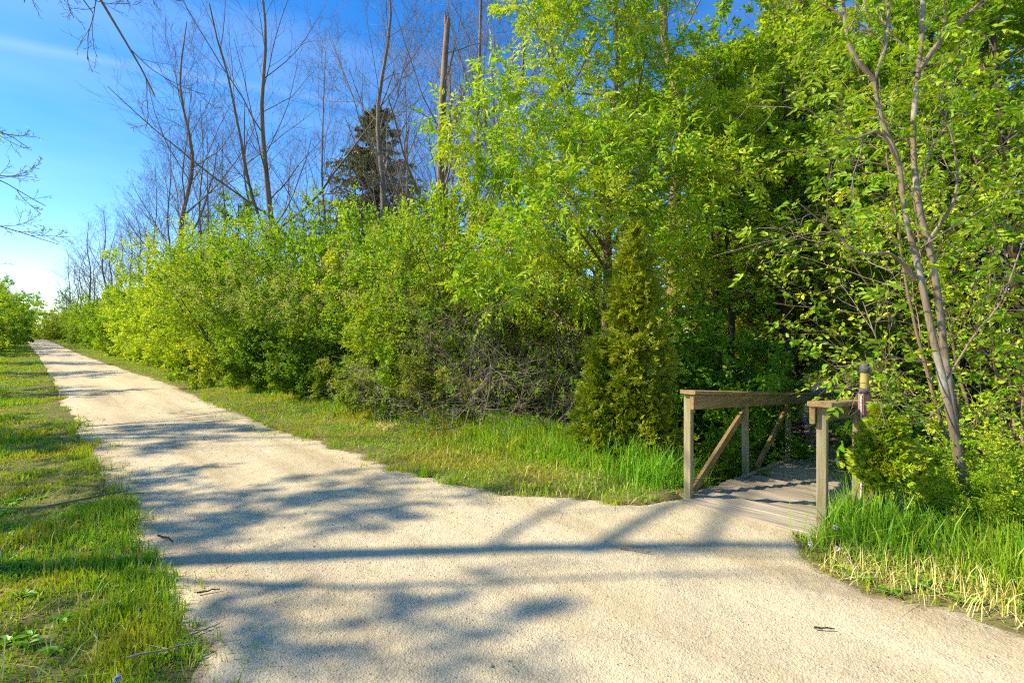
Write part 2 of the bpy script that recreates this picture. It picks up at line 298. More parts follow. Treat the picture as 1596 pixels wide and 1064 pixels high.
def build_ground():
    def axis(lo, hi, fine_lo, fine_hi, step, g):
        a = list(np.arange(fine_lo, fine_hi, step)); s = step; v = a[-1]
        while v < hi: s *= g; v += s; a.append(v)
        s = step; v = a[0]; b = []
        while v > lo: s *= g; v -= s; b.append(v)
        return np.array(b[::-1] + a)
    xs = axis(-700, 900, -2.5, 12, 0.11, 1.13); ys = axis(-300, 1500, -1.5, 9, 0.11, 1.1)
    X, Y = np.meshgrid(xs, ys); Z = ground_z(X, Y)
    nx, ny = len(xs), len(ys); i = np.arange(nx * ny).reshape(ny, nx)
    q = np.stack([i[:-1, :-1], i[:-1, 1:], i[1:, 1:], i[1:, :-1]], -1).reshape(-1, 4)
    o = link('ground', mesh_np('ground', np.stack([X, Y, Z], -1).reshape(-1, 3), [q], M['ground'], True)); o['kind'] = 'structure'
    # trail
    ys = np.concatenate([np.arange(-25, -1.5, 0.3), np.arange(-1.5, 8, 0.035), np.arange(8, 25, 0.1), np.arange(25, 80, 0.5), np.arange(80, 260, 3)])
    u = np.concatenate([[0, 0.01], np.linspace(0.04, 0.96, 28), [0.99, 1]])
    tl, trr = trail_left(ys), trail_right(ys)
    X = tl[:, None] + (trr - tl)[:, None] * u[None]; Y = np.repeat(ys[:, None], len(u), 1)
    Z = 0.004 + 0.018 * (fbm(X * 1.1, Y * 0.5, 12) - 0.5) + 0.012 * (fbm(X * 5, Y * 5, 17) - 0.5)
    e = np.minimum(X - tl[:, None], trr[:, None] - X); Z = Z - 0.02 * (1 - smooth(0, 0.10, e))
    Z = np.where(X > 4.3, np.minimum(Z, deck_z(X) - 0.024), Z)
    nx, ny = len(u), len(ys); i = np.arange(nx * ny).reshape(ny, nx)
    q = np.stack([i[:-1, :-1], i[:-1, 1:], i[1:, 1:], i[1:, :-1]], -1).reshape(-1, 4)
    me = mesh_np('gravel_trail', np.stack([X, Y, Z], -1).reshape(-1, 3), [q], M['gravel'], True)
    at_ = me.attributes.new('edge', 'FLOAT', 'POINT'); at_.data.foreach_set('value', np.where((np.abs(Y - 1.7) < .75) & (X > 3.6), 0.3, e).astype(np.float32).ravel())
    o = link('gravel_trail', me); o['kind'] = 'structure'
build_ground()

# ------------------------------------------------------------------ plants: skeletons, tubes, leaves
def grow(rng, start, dirs, length, nseg, wander, trop, trop_end=None):
    B = len(start); d = nrm(np.asarray(dirs, float)); p = np.asarray(start, float)
    out = [p]; st = (np.asarray(length, float) / nseg)[:, None]
    for i in range(nseg):
        k = trop if trop_end is None else trop + (trop_end - trop) * i / max(1, nseg - 1)
        d = d + rng.normal(0, wander, (B, 3)); d[:, 2] += k; d = nrm(d); p = p + d * st; out.append(p)
    return np.stack(out, 1)
def children(rng, pts, rad, lens, n, t0, t1, ang, asd, lr, fall, rr, nseg, wander, trop, trop_end=None, rmin=0.002, tip=0.3, flat=0.0, jit=0.3, up_bias=0.0):
    B, K, _ = pts.shape
    t = t0 + (t1 - t0) * (np.arange(n)[None] + rng.random((B, n))) / n
    f = t * (K - 1); i = np.clip(f.astype(int), 0, K - 2); fr = (f - i)[..., None]; b = np.arange(B)[:, None]
    pos = pts[b, i] * (1 - fr) + pts[b, i + 1] * fr; tan = nrm(pts[b, i + 1] - pts[b, i])
    r = rad[b, i] * (1 - fr[..., 0]) + rad[b, i + 1] * fr[..., 0]
    ref = np.where(np.abs(tan[..., 2:]) > 0.9, np.array([1.0, 0, 0]), np.array([0, 0, 1.0]))
    u = nrm(np.cross(tan, ref)); v = np.cross(u, tan)
    az = rng.random((B, 1)) * 6.28 + np.arange(n)[None] * 2.4 + rng.normal(0, 0.4, (B, n))
    a = np.radians(rng.normal(ang, asd, (B, n)))[..., None]
    d = np.cos(a) * tan + np.sin(a) * (np.cos(az)[..., None] * u + np.sin(az)[..., None] * v * (1 - flat))
    d[..., 2] += up_bias
    L = lens[:, None] * lr * (1 - fall * (t - t0) / max(1e-6, t1 - t0)) * rng.uniform(1 - jit, 1 + jit, (B, n))
    r0 = np.maximum(np.minimum(r * 0.8, r * rr * np.clip(L / (lens[:, None] * lr), 0.5, 1.3)), rmin)
    L = L.ravel(); r0 = r0.ravel()
    P = grow(rng, pos.reshape(-1, 3), d.reshape(-1, 3), L, nseg, wander, trop, trop_end)
    R = r0[:, None] * np.linspace(1, tip, nseg + 1)[None]; R = np.maximum(R, rmin * 0.7)
    return P, R, L
def resample(pts, k):
    pts = np.asarray(pts, float); s = np.concatenate([[0], np.cumsum(np.linalg.norm(np.diff(pts, axis=0), axis=1))])
    # smooth through the given points (Catmull-Rom), then even spacing
    q = []
    P = np.vstack([2 * pts[0] - pts[1], pts, 2 * pts[-1] - pts[-2]])
    for i in range(1, len(P) - 2):
        for t in np.linspace(0, 1, 8, endpoint=False):
            a, b, c, d = P[i - 1:i + 3]
            q.append(0.5 * (2 * b + (c - a) * t + (2 * a - 5 * b + 4 * c - d) * t ** 2 + (3 * b - a - 3 * c + d) * t ** 3))
    q.append(pts[-1]); q = np.array(q); s = np.concatenate([[0], np.cumsum(np.linalg.norm(np.diff(q, axis=0), axis=1))])
    tt = np.linspace(0, s[-1], k)
    return np.stack([np.interp(tt, s, q[:, j]) for j in range(3)], 1), s[-1]
def trunks(polys, k=15):
    """polys: list of (points, r_base, r_top)"""
    P, R, L = [], [], []
    for pts, a, b in polys:
        p, l = resample(pts, k); P.append(p); L.append(l); R.append(a + (b - a) * np.linspace(0, 1, k) ** 0.8)
    return np.array(P), np.array(R), np.array(L)
def tubes(mg, P, R, sides):
    B, K, _ = P.shape
    if B == 0: return
    tan = np.empty_like(P); tan[:, 1:-1] = P[:, 2:] - P[:, :-2]; tan[:, 0] = P[:, 1] - P[:, 0]; tan[:, -1] = P[:, -1] - P[:, -2]
    tan = nrm(tan); m = nrm(tan.mean(1)); ref = np.where(np.abs(m[:, 2:]) > 0.85, np.array([1.0, 0.1, 0]), np.array([0, 0.1, 1.0]))[:, None]
    u = nrm(np.cross(tan, ref)); v = np.cross(tan, u)
    a = np.arange(sides) * 2 * np.pi / sides
    V = P[:, :, None] + R[:, :, None, None] * (np.cos(a)[None, None, :, None] * u[:, :, None] + np.sin(a)[None, None, :, None] * v[:, :, None])
    base = (np.arange(B) * K * sides)[:, None, None] + (np.arange(K - 1) * sides)[None, :, None]
    j = np.arange(sides)[None, None]; j2 = (j + 1) % sides
    q = np.stack([base + j, base + j2, base + sides + j2, base + sides + j], -1).reshape(-1, 4)
    mg.add(V.reshape(-1, 3), q)
def leaf_geo(mg, pos, dirs, nor, L, W, hexa=False, fold=0.25, droop=0.0):
    n = len(pos); L = np.broadcast_to(L, (n,))[:, None]; W = np.broadcast_to(W, (n,))[:, None]
    d = nrm(dirs); s = nrm(np.cross(d, nor)); up = np.cross(s, d)
    if hexa:
        f = up * fold * W
        V = np.stack([pos, pos + d * L * 0.3 - s * W * 0.45 + f * .6, pos + d * L * 0.68 - s * W * 0.36 + f * .5 - up * droop * L * .3,
                      pos + d * L - up * droop * L, pos + d * L * 0.68 + s * W * 0.36 + f * .5 - up * droop * L * .3, pos + d * L * 0.3 + s * W * 0.45 + f * .6], 1)
        b = (np.arange(n) * 6)[:, None]
        mg.add(V.reshape(-1, 3), np.concatenate([b + np.array([[0, 1, 2, 3]]), b + np.array([[0, 3, 4, 5]])]))
    else:
        V = np.stack([pos, pos + d * L * 0.45 - s * W * 0.5 + up * fold * W, pos + d * L - up * droop * L, pos + d * L * 0.45 + s * W * 0.5 + up * fold * W], 1)
        mg.add(V.reshape(-1, 3), (np.arange(n) * 4)[:, None] + np.arange(4)[None])
def along(rng, P, n, t0=0.15, t1=1.0):
    B, K, _ = P.shape; t = t0 + (t1 - t0) * rng.random((B, n)); f = t * (K - 1); i = np.clip(f.astype(int), 0, K - 2); fr = (f - i)[..., None]; b = np.arange(B)[:, None]
    return (P[b, i] * (1 - fr) + P[b, i + 1] * fr).reshape(-1, 3), nrm(P[b, i + 1] - P[b, i]).reshape(-1, 3)
def leaves_on(rng, mg, P, n, L, W, spread=0.9, hang=0.15, upn=0.8, hexa=False, t0=0.15, jitter=0.02, **kw):
    pos, tan = along(rng, P, n, t0); m = len(pos)
    d = tan + rng.normal(0, spread, (m, 3)); d[:, 2] -= hang; d = nrm(d)
    nor = rng.normal(0, 1, (m, 3)) * (1 - upn) + np.array([0, 0, 1.0]) * upn + 0.35 * rng.normal(0, 1, (m, 3))
    sc = rng.uniform(0.6, 1.25, m)
    leaf_geo(mg, pos + rng.normal(0, jitter, (m, 3)), d, nor, L * sc, W * sc, hexa, **kw)
def compound_on(rng, mg, P, n, rach, L, W, pairs=3, hang=0.25, spread=0.7, t0=0.3, hexa=False, droop=0.15):
    pos, tan = along(rng, P, n, t0); m = len(pos)
    d = tan + rng.normal(0, spread, (m, 3)); d[:, 2] -= hang; d = nrm(d)
    nor = nrm(np.array([0, 0, 1.0]) + rng.normal(0, 0.45, (m, 3))); s = nrm(np.cross(d, nor)); up = np.cross(s, d)
    sc = rng.uniform(0.65, 1.2, m)[:, None]
    for k in range(pairs + 1):
        t = 0.35 + 0.65 * k / pairs; p = pos + d * rach * t * sc - up * rach * sc * 0.25 * t * t
        for sg in ((-1, 1) if k < pairs else (0,)):
            dd = d * (0.55 if sg else 1) + s * sg * 0.85 - up * 0.25 + rng.normal(0, 0.18, (m, 3))
            leaf_geo(mg, p, dd, up + rng.normal(0, 0.3, (m, 3)), L * sc[:, 0] * rng.uniform(.8, 1.2, m), W * sc[:, 0], hexa, droop=droop)
def sprays_on(rng, mg, pos, out, n_leaf=9, L=0.07, W=0.016, up=0.55, wide=1.0):
    """flat fans of scale foliage"""
    m = len(pos); ax = nrm(out + np.array([0, 0, up]) + rng.normal(0, 0.3, (m, 3)))
    nor = nrm(np.cross(ax, rng.normal(0, 1, (m, 3)))); s = np.cross(ax, nor)
    sc = rng.uniform(0.6, 1.3, m)
    for k in range(n_leaf):
        t = k / (n_leaf - 1); sg = (-1 if k % 2 else 1) * (1 - t) * wide
        d = ax * (0.55 + 0.5 * t) + s * sg * 0.8 + rng.normal(0, 0.12, (m, 3))
        d[:, 2] -= 0.10
        leaf_geo(mg, pos + ax * (L * 0.75 * t * sc)[:, None], d, nor, L * sc * rng.uniform(.7, 1.15, m), W * sc, False, fold=0.1, droop=0.1)

def bare_tree(seed, H, r, lean=(0, 0), leader=True, limbs=18, start=0.25, ang=38, twigs=(7, 6, 5), lr=0.42, extra=None, cut=None, wob=0.010):
    rng = np.random.default_rng(seed)
    k = 6; tt = np.linspace(0, 1, k); pts = np.stack([lean[0] * H * tt + rng.normal(0, wob * H, k) * (tt > 0), lean[1] * H * tt + rng.normal(0, wob * H, k) * (tt > 0), H * tt - 0.3 * (tt == 0)], 1)
    polys = [(pts, r, r * (0.12 if cut is None else cut))] + (extra or [])
    T = trunks(polys, 17)
    mt = Merge(); tubes(mt, T[0], T[1], 9)
    L1 = children(rng, *T, limbs, start, 0.97, ang, 9, lr, 0.62, 0.42, 9, 0.085, 0.035, 0.07, rmin=0.008)
    L2 = children(rng, *L1, twigs[0], 0.15, 0.97, 36, 12, 0.45, 0.45, 0.55, 6, 0.09, 0.03, 0.08, rmin=0.005)
    L3 = children(rng, *L2, twigs[1], 0.15, 1.0, 36, 14, 0.5, 0.4, 0.6, 4, 0.1, 0.03, rmin=0.0035)
    mb = Merge(); tubes(mb, L1[0], L1[1], 6); tubes(mb, L2[0], L2[1], 4); tubes(mb, L3[0], L3[1], 3)
    if twigs[2]:
        L4 = children(rng, *L3, twigs[2], 0.2, 1.0, 34, 14, 0.6, 0.4, 0.7, 3, 0.1, 0.02, rmin=0.003)
        tubes(mb, L4[0], L4[1], 3)
    else: L4 = L3
    return mt, mb, (L1, L2, L3, L4, T)

def shrub(seed, H, W, stems=11, leaf=(0.055, 0.034), per=22, twigs=(8, 7), open_base=0.08, arch=0.0, spread=0.5, skirt=9):
    """many-stemmed rounded shrub; returns stems mesh data, leaf data, twig level"""
    rng = np.random.default_rng(seed)
    a = rng.random(stems) * 6.28; rr = rng.random(stems) ** 0.5
    st = np.stack([np.cos(a) * rr * W * 0.16, np.sin(a) * rr * W * 0.16, np.full(stems, -0.15)], 1)
    d = np.stack([np.cos(a) * rr * spread, np.sin(a) * rr * spread, np.ones(stems)], 1)
    L = H * rng.uniform(0.75, 1.0, stems) / np.sqrt(1 + (rr * spread) ** 2) * 0.92
    P = grow(rng, st, d, L, 12, 0.06, 0.0, -arch); R = (0.010 + 0.006 * H * rng.uniform(.6, 1, stems) / 2)[:, None] * np.linspace(1, 0.2, 13)
    if skirt:
        a = rng.random(skirt) * 6.28; rr = rng.uniform(.5, 1, skirt); sl = H * rng.uniform(.28, .5, skirt)
        st2 = np.stack([np.cos(a) * rr * W * .15, np.sin(a) * rr * W * .15, np.full(skirt, -.1)], 1); d2 = np.stack([np.cos(a) * rr, np.sin(a) * rr, np.full(skirt, .62)], 1)
        P = np.concatenate([P, grow(rng, st2, d2, sl, 12, .06, 0.02, -.05)]); R = np.concatenate([R, np.full(skirt, .010)[:, None] * np.linspace(1, .25, 13)]); L = np.concatenate([L, sl])
    L1 = children(rng, P, R, L, twigs[0], open_base, 1.0, 48, 14, 0.36, 0.45, 0.5, 7, 0.09, 0.02, -arch * .5, rmin=0.003)
    L2 = children(rng, *L1, twigs[1], 0.1, 1.0, 45, 15, 0.42, 0.3, 0.6, 3, 0.14, 0.0, rmin=0.002)
    ms = Merge(); tubes(ms, P, R, 6); tubes(ms, L1[0], L1[1], 4); tubes(ms, L2[0], L2[1], 3)
    ml = Merge()
    leaves_on(rng, ml, L2[0], per, leaf[0], leaf[1], spread=0.75, hang=0.1, upn=0.6, jitter=0.03)
    leaves_on(rng, ml, L1[0], per // 2, leaf[0], leaf[1], spread=0.75, upn=0.6, t0=0.4, jitter=0.05)
    return ms, ml, L2, rng

def leafy_tree(seed, H, r, CW, start=0.3, leaf=(0.08, 0.05), per=9, limbs=20, tw=(7, 6), polys=None, mode='simple', hexa=False, ang=52):
    rng = np.random.default_rng(seed)
    if polys is None:
        k = 5; tt = np.linspace(0, 1, k); polys = [(np.stack([rng.normal(0, 0.02 * H, k) * tt, rng.normal(0, 0.02 * H, k) * tt, H * tt - 0.2 * (tt == 0)], 1), r, r * 0.15)]
    T = trunks(polys, 15)
    mt = Merge(); tubes(mt, T[0], T[1], 9)
    L1 = children(rng, T[0], T[1], np.full(len(T[2]), CW), limbs, start, 1.0, ang, 12, 0.55, 0.5, 0.45, 8, 0.08, 0.03, -0.03, rmin=0.006)
    L2 = children(rng, *L1, tw[0], 0.15, 1.0, 42, 14, 0.45, 0.4, 0.55, 6, 0.1, 0.02, -0.04, rmin=0.004)
    L3 = children(rng, *L2, tw[1], 0.1, 1.0, 42, 15, 0.5, 0.3, 0.6, 3, 0.1, -0.01, rmin=0.0025)
    mb = Merge(); tubes(mb, L1[0], L1[1], 6); tubes(mb, L2[0], L2[1], 4); tubes(mb, L3[0], L3[1], 3)
    ml = Merge()
    if mode == 'simple': leaves_on(rng, ml, L3[0], per, leaf[0], leaf[1], hexa=hexa, droop=0.1)
    else: compound_on(rng, ml, L3[0], per, leaf[0] * 2.6, leaf[0], leaf[1], hexa=hexa)
    return mt, mb, ml, (L1, L2, L3)

def cedar(seed, H, W, n, L=0.085, Wd=0.018, shape=1.0, skirt=0.05, n_leaf=8, trunk_r=None, power=0.8, lobes=5, sp_up=0.55):
    """arborvitae: sprays on short branches filling an uneven cone"""
    rng = np.random.default_rng(seed)
    mt = Merge(); tr_ = trunk_r or 0.02 * H
    T = trunks([(np.array([[0, 0, -0.2], [0.01 * H, 0, H * 0.4], [0, 0.01 * H, H * 0.95]]), tr_, tr_ * 0.15)], 12); tubes(mt, T[0], T[1], 8)
    B = n // 14
    z = skirt * H + (H * (1 - skirt)) * (1 - np.sqrt(rng.random(B))) ** 0.92
    az = rng.random(B) * 6.28
    rad = W / 2 * (1 - np.clip((z / H - skirt) / (1 - skirt), 0, 1)) ** power * (0.80 + 0.30 * np.sin(az * lobes + z * 5 / H * 3) * 0.6 + rng.normal(0, 0.10, B)) * np.clip(0.75 + (z / H - skirt) * 3, 0, 1)
    rad = np.maximum(rad, 0.03 * W)
    o = np.stack([np.cos(az), np.sin(az), np.zeros(B)], 1)
    st = np.stack([0 * az, 0 * az, z - 0.35 * rad], 1)
    P = grow(rng, st, o + np.array([0, 0, 0.35]), rad * 1.04, 6, 0.05, 0.02, 0.12)
    R = np.clip(0.010 * rad, 0.002, 0.02)[:, None] * np.linspace(1, 0.3, 7)
    mb = Merge(); tubes(mb, P, R, 3)
    ml = Merge()
    pos, tan = along(rng, P, 14, 0.45, 1.0); w = nrm(np.stack([tan[:, 0], tan[:, 1], 0 * tan[:, 0]], 1))
    pos = pos + rng.normal(0, 0.035 * W, pos.shape) * np.array([1, 1, 0.8])
    sprays_on(rng, ml, pos, w + rng.normal(0, 0.35, w.shape), n_leaf, L, Wd, sp_up)
    return mt, mb, ml

def plant_from(name, label, cat, loc, parts, group=None, rz=0.0, scale=1.0, rot=None):
    """parts: list of (part name, mesh)"""
    t = thing(name, label, cat, loc, rz, scale, group, rot)
    for pn, me in parts: link(pn, me, t)
    return t
def on_ground(p, dz=0.0): return (float(p[0]), float(p[1]), float(ground_z(p[0], p[1])) + dz)

# ------------------------------------------------------------------ footbridge
BR_O = np.array([4.47, 1.60, -0.02]); YAW = math.atan(0.046); SL = -0.098
def build_bridge():
    rng = np.random.default_rng(3)
    root = thing('footbridge', 'weathered wooden footbridge with plank deck and handrails sloping off the trail', 'footbridge', tuple(BR_O), YAW)
    pitch = math.atan(-SL)
    def beam(name, mat, u0, u1, v0, v1, z0, z1, bev=0.004, u_skew=0.0):
        """board following the slope; ends plumb"""
        v = box_v(u0, u1, v0, v1, z0, z1); ln = u1 - u0
        k = 6; us = np.linspace(u0, u1, k + 1); V = []; Fq = []
        prof = np.array([[v0 + bev, z0], [v1 - bev, z0], [v1, z0 + bev], [v1, z1 - bev], [v1 - bev, z1], [v0 + bev, z1], [v0, z1 - bev], [v0, z0 + bev]])
        for i, u in enumerate(us):
            wob = rng.normal(0, 0.0025, 2)
            for a in prof: V.append([u, a[0] + wob[0], a[1] + SL * u + wob[1]])
        for i in range(k):
            for j in range(8): Fq.append([i * 8 + j, i * 8 + (j + 1) % 8, i * 8 + 8 + (j + 1) % 8, i * 8 + 8 + j])
        me = mesh_np(name, V, [np.array(Fq), np.array([list(range(7, -1, -1)), [k * 8 + j for j in range(8)]])], mat)
        return link(name, me, root)
    def post(u, v, z0, z1, s=0.036):
        p = []; b = 0.006
        prof = [(-s + b, -s), (s - b, -s), (s, -s + b), (s, s - b), (s - b, s), (-s + b, s), (-s, s - b), (-s, -s + b)]
        tl = rng.normal(0, 0.008, 2)
        for i, z in enumerate((z0, z0 + (z1 - z0) * 0.5, z1)):
            for a in prof: p.append([a[0] + tl[0] * i, a[1] + tl[1] * i, z])
        q = [[i * 8 + j, i * 8 + (j + 1) % 8, i * 8 + 8 + (j + 1) % 8, i * 8 + 8 + j] for i in range(2) for j in range(8)]
        me = mesh_np('post', p, [np.array(q), np.array([list(range(7, -1, -1)), [16 + j for j in range(8)]])], M['post'])
        return link('post', me, root, (u, v, SL * u))
    # planks share a few meshes
    pm = []
    for k in range(5):
        w = 0.0655; hl = 0.60; nb = 5; V = []; q = []
        ys = np.linspace(-hl, hl, nb + 1); cup = rng.normal(0, 0.003, nb + 1); cx = rng.normal(0, 0.002, nb + 1)
        prof = [(-w, -0.019), (w, -0.019), (w, 0.013), (w - 0.007, 0.019), (0, 0.0175), (-w + 0.007, 0.019), (-w, 0.013)]
        for i in range(nb + 1):
            for a in prof: V.append([a[0] + cx[i], ys[i], a[1] + cup[i]])
        n7 = 7
        for i in range(nb):
            for j in range(n7): q.append([i * n7 + j, i * n7 + (j + 1) % n7, (i + 1) * n7 + (j + 1) % n7, (i + 1) * n7 + j])
        pm.append(mesh_np('plank', V, [np.array(q)[:, ::-1], np.array([list(range(n7)), [nb * n7 + j for j in range(n7 - 1, -1, -1)]])], M['plank']))
    u = 0.03; i = 0
    while u < 7.05:
        lift = 0.012 if i in (2, 3) else 0
        link('plank', pm[i % 5], root, (u, rng.normal(0, 0.012), SL * u - 0.02 + lift + rng.normal(0, 0.0025)), rot=(rng.normal(0, 0.004), pitch + rng.normal(0, 0.012), rng.normal(0, 0.006) + (math.pi if i % 2 else 0)))
        u += 0.1435 if i != 3 else 0.158; i += 1
    for v in (-0.48, 0.0, 0.48): beam('joist', M['post'], 0.05, 7.0, v - 0.02, v + 0.02, -0.24, -0.046)
    H = 1.05
    for s, us in ((1, [0.19, 1.96, 4.06, 6.70]), (-1, [-0.03, 1.65, 3.95, 6.55])):
        v = 0.57 * s - (0.0 if s > 0 else 0.03)
        for uu in us: post(uu, v, -0.75 if uu > 1 else -0.35, H - 0.04)
        u0, u1 = us[0] - 0.06, us[-1] + 0.62
        vi = v - s * 0.038
        fb = beam('fascia_board', M['rail'], u0, u1, min(vi, vi - s * 0.036), max(vi, vi - s * 0.036), H - 0.18, H - 0.041)
        cap = beam('rail_cap', M['rail'], u0 - 0.02, u1, v - 0.075 - (0.02 if s > 0 else 0), v + 0.055 + (0.035 if s < 0 else 0), H - 0.038, H)
        fb.parent = cap
        # diagonal braces between posts, rising away from the trail
        for a, b in (zip(us[:-1], us[1:]) if s > 0 else ()):
            p0 = np.array([b - 0.10 - min(1.55, b - a - .12), 0, 0.03]); p1 = np.array([b - 0.05, 0, 0.80]); d = p1 - p0; L = np.linalg.norm(d)
            me = mesh_np('brace', box_v(0, L, -0.018, 0.018, -0.045, 0.045), [BOXF], M['rail'])
            link('brace', me, root, (p0[0], v + s * 0.012, p0[2] + SL * p0[0]), rot=(0, -math.atan2(d[2] + SL * d[0], d[0]), 0))
        beam('kerb_board', M['plank'], 1.70 if s > 0 else 1.0, 7.0, (0.50 if s > 0 else -0.55), (0.545 if s > 0 else -0.505), 0.004, 0.034)
    # outrigger sill at the first post
    me = mesh_np('sill', box_v(-0.05, 0.75, -0.045, 0.045, -0.045, 0.045), [BOXF], M['rail']); link('sill', me, root, (0.22, 0.66, -0.03), rot=(0, pitch, 0.1))
build_bridge()

def build_lamp():
    p = np.array([5.30, 0.86]); zb = float(ground_z(*p)); top = 1.31
    root = thing('bollard_light', 'slim path light with yellowed lens on a reddish post by the footbridge', 'path light', (p[0], p[1], zb), -TH)
    h = top - zb; M['redpost'] = wood_mat('faded_red_post', (0.16, 0.075, 0.06), (0.27, 0.14, 0.11), (0.36, 0.22, 0.18), axis=2)
    M['grey_metal'] = plain_mat('grey_cap', (0.085, 0.085, 0.075), 0.55, 0.3, 30); M['lens'] = plain_mat('yellowed_lens', (0.40, 0.31, 0.09), 0.3, 0.15, 12); M['conduit'] = plain_mat('white_conduit', (0.6, 0.58, 0.54), 0.5, 0.1)
    def lathe(name, prof, mat, n=20):
        V = [[r * math.cos(a), r * math.sin(a), z] for r, z in prof for a in np.arange(n) * 2 * math.pi / n]
        q = [[i * n + j, i * n + (j + 1) % n, (i + 1) * n + (j + 1) % n, (i + 1) * n + j] for i in range(len(prof) - 1) for j in range(n)]
        return link(name, mesh_np(name, V, [np.array(q)], mat, True), root)
    s = 0.034; me = mesh_np('post', box_v(-s, s, -s, s, -0.2, h - 0.27), [BOXF], M['redpost']); post_o = link('post', me, root)
    lathe('collar', [(0.001, h - 0.27), (0.042, h - 0.27), (0.044, h - 0.235), (0.040, h - 0.225), (0.001, h - 0.225)], M['grey_metal'])
    lathe('lens', [(0.034, h - 0.225), (0.035, h - 0.15), (0.034, h - 0.085)], M['lens'])
    lathe('cap', [(0.036, h - 0.085), (0.043, h - 0.08), (0.043, h - 0.045), (0.036, h - 0.03), (0.037, h - 0.008), (0.03, h), (0.001, h)], M['grey_metal'])
    mg = Merge(); tubes(mg, np.array([[[-0.042, -0.02, -0.1], [-0.042, -0.02, h * 0.5], [-0.042, -0.02, h - 0.285]]]), np.full((1, 3), 0.007), 8)
    link('conduit', mg.mesh('conduit', M['conduit'], True), post_o)
build_lamp()

# woodchip path and lawn beyond the bridge
def strip(name, cl, w, mat, dz, seed):
    c, L = resample(np.array([[*p, 0] for p in cl], float), 60); d = np.gradient(c, axis=0); nn = nrm(np.stack([-d[:, 1], d[:, 0], 0 * d[:, 0]], 1))
    u = np.linspace(-0.5, 0.5, 9); ww = (np.interp(np.linspace(0, 1, 60), np.linspace(0, 1, len(w)), w) * (1 + 0.15 * (fbm(np.arange(60) * .5, 0.3, seed) - .5)))[:, None]
    P = c[:, None] + nn[:, None] * (u[None] * ww)[..., None]; P[..., 2] = ground_z(P[..., 0], P[..., 1]) + dz
    i = np.arange(60 * 9).reshape(60, 9); q = np.stack([i[:-1, :-1], i[:-1, 1:], i[1:, 1:], i[1:, :-1]], -1).reshape(-1, 4)
    o = link(name, mesh_np(name, P.reshape(-1, 3), [q], mat, True)); o['kind'] = 'structure'; return c
mulch_m = leaf_mat('mulch_base', [(0.2, 0.13, 0.075)], trans=0, objvar=0, patch=(0.34, 0.23, 0.14), pscale=9)
lawn_m = leaf_mat('lawn_base', [(0.10, 0.18, 0.02)], trans=0, objvar=0, patch=(0.13, 0.2, 0.02), pscale=3)
pc = strip('woodchip_path', [(11.3, 2.0), (12.5, 2.4), (15.3, 3.1), (20, 4.1), (25, 5.1), (30, 6.0)], [1.4, 1.5, 1.6, 1.6, 1.6, 1.8], mulch_m, 0.012, 3)
strip('lawn', [(23, 9.3), (28, 9.8), (35, 10.2), (45, 10)], [5, 6, 6, 7], lawn_m, 0.02, 4)

def build_chips():
    rng = np.random.default_rng(8); n = 9000; i = rng.integers(0, 59, n)
    p = pc[i] + rng.normal(0, 0.42, (n, 3)); p[:, 2] = ground_z(p[:, 0], p[:, 1]) + 0.018
    mg = Merge(); d = rng.normal(0, 1, (n, 3)); d[:, 2] *= 0.25
    leaf_geo(mg, p, d, np.array([0, 0, 1.0]) + rng.normal(0, 0.4, (n, 3)), rng.uniform(0.04, 0.11, n), rng.uniform(0.02, 0.045, n))
    o = link('wood_chips', mg.mesh('wood_chips', M['litter'])); o['kind'] = 'stuff'
build_chips()

# ------------------------------------------------------------------ shared plant meshes
def mm(mg, name, mat, sm=False): return mg.mesh(name, mat, sm)
BARE = {}
for key, kw in {'tall': dict(seed=11, H=19, r=0.20, limbs=24, start=0.28, ang=36, lr=0.33), 'fork': dict(seed=12, H=20, r=0.22, limbs=20, start=0.25, ang=42, lean=(-0.02, 0.02), lr=0.40),
                'thin': dict(seed=13, H=17, r=0.12, limbs=24, start=0.3, ang=34, lr=0.30), 'wide': dict(seed=14, H=15, r=0.17, limbs=20, start=0.25, ang=42, lr=0.34),
                'lean': dict(seed=15, H=14, r=0.17, limbs=15, start=0.35, ang=40, lean=(0.16, 0.05), lr=0.4)}.items():
    mt, mb, _ = bare_tree(twigs=(8, 5, 3), **kw)
    BARE[key] = [('trunk', mm(mt, 'trunk', M['bark'], True)), ('branches', mm(mb, 'branches', M['twig_far'] if key != 'fork' else M['bark']))]
SHRUB = {}
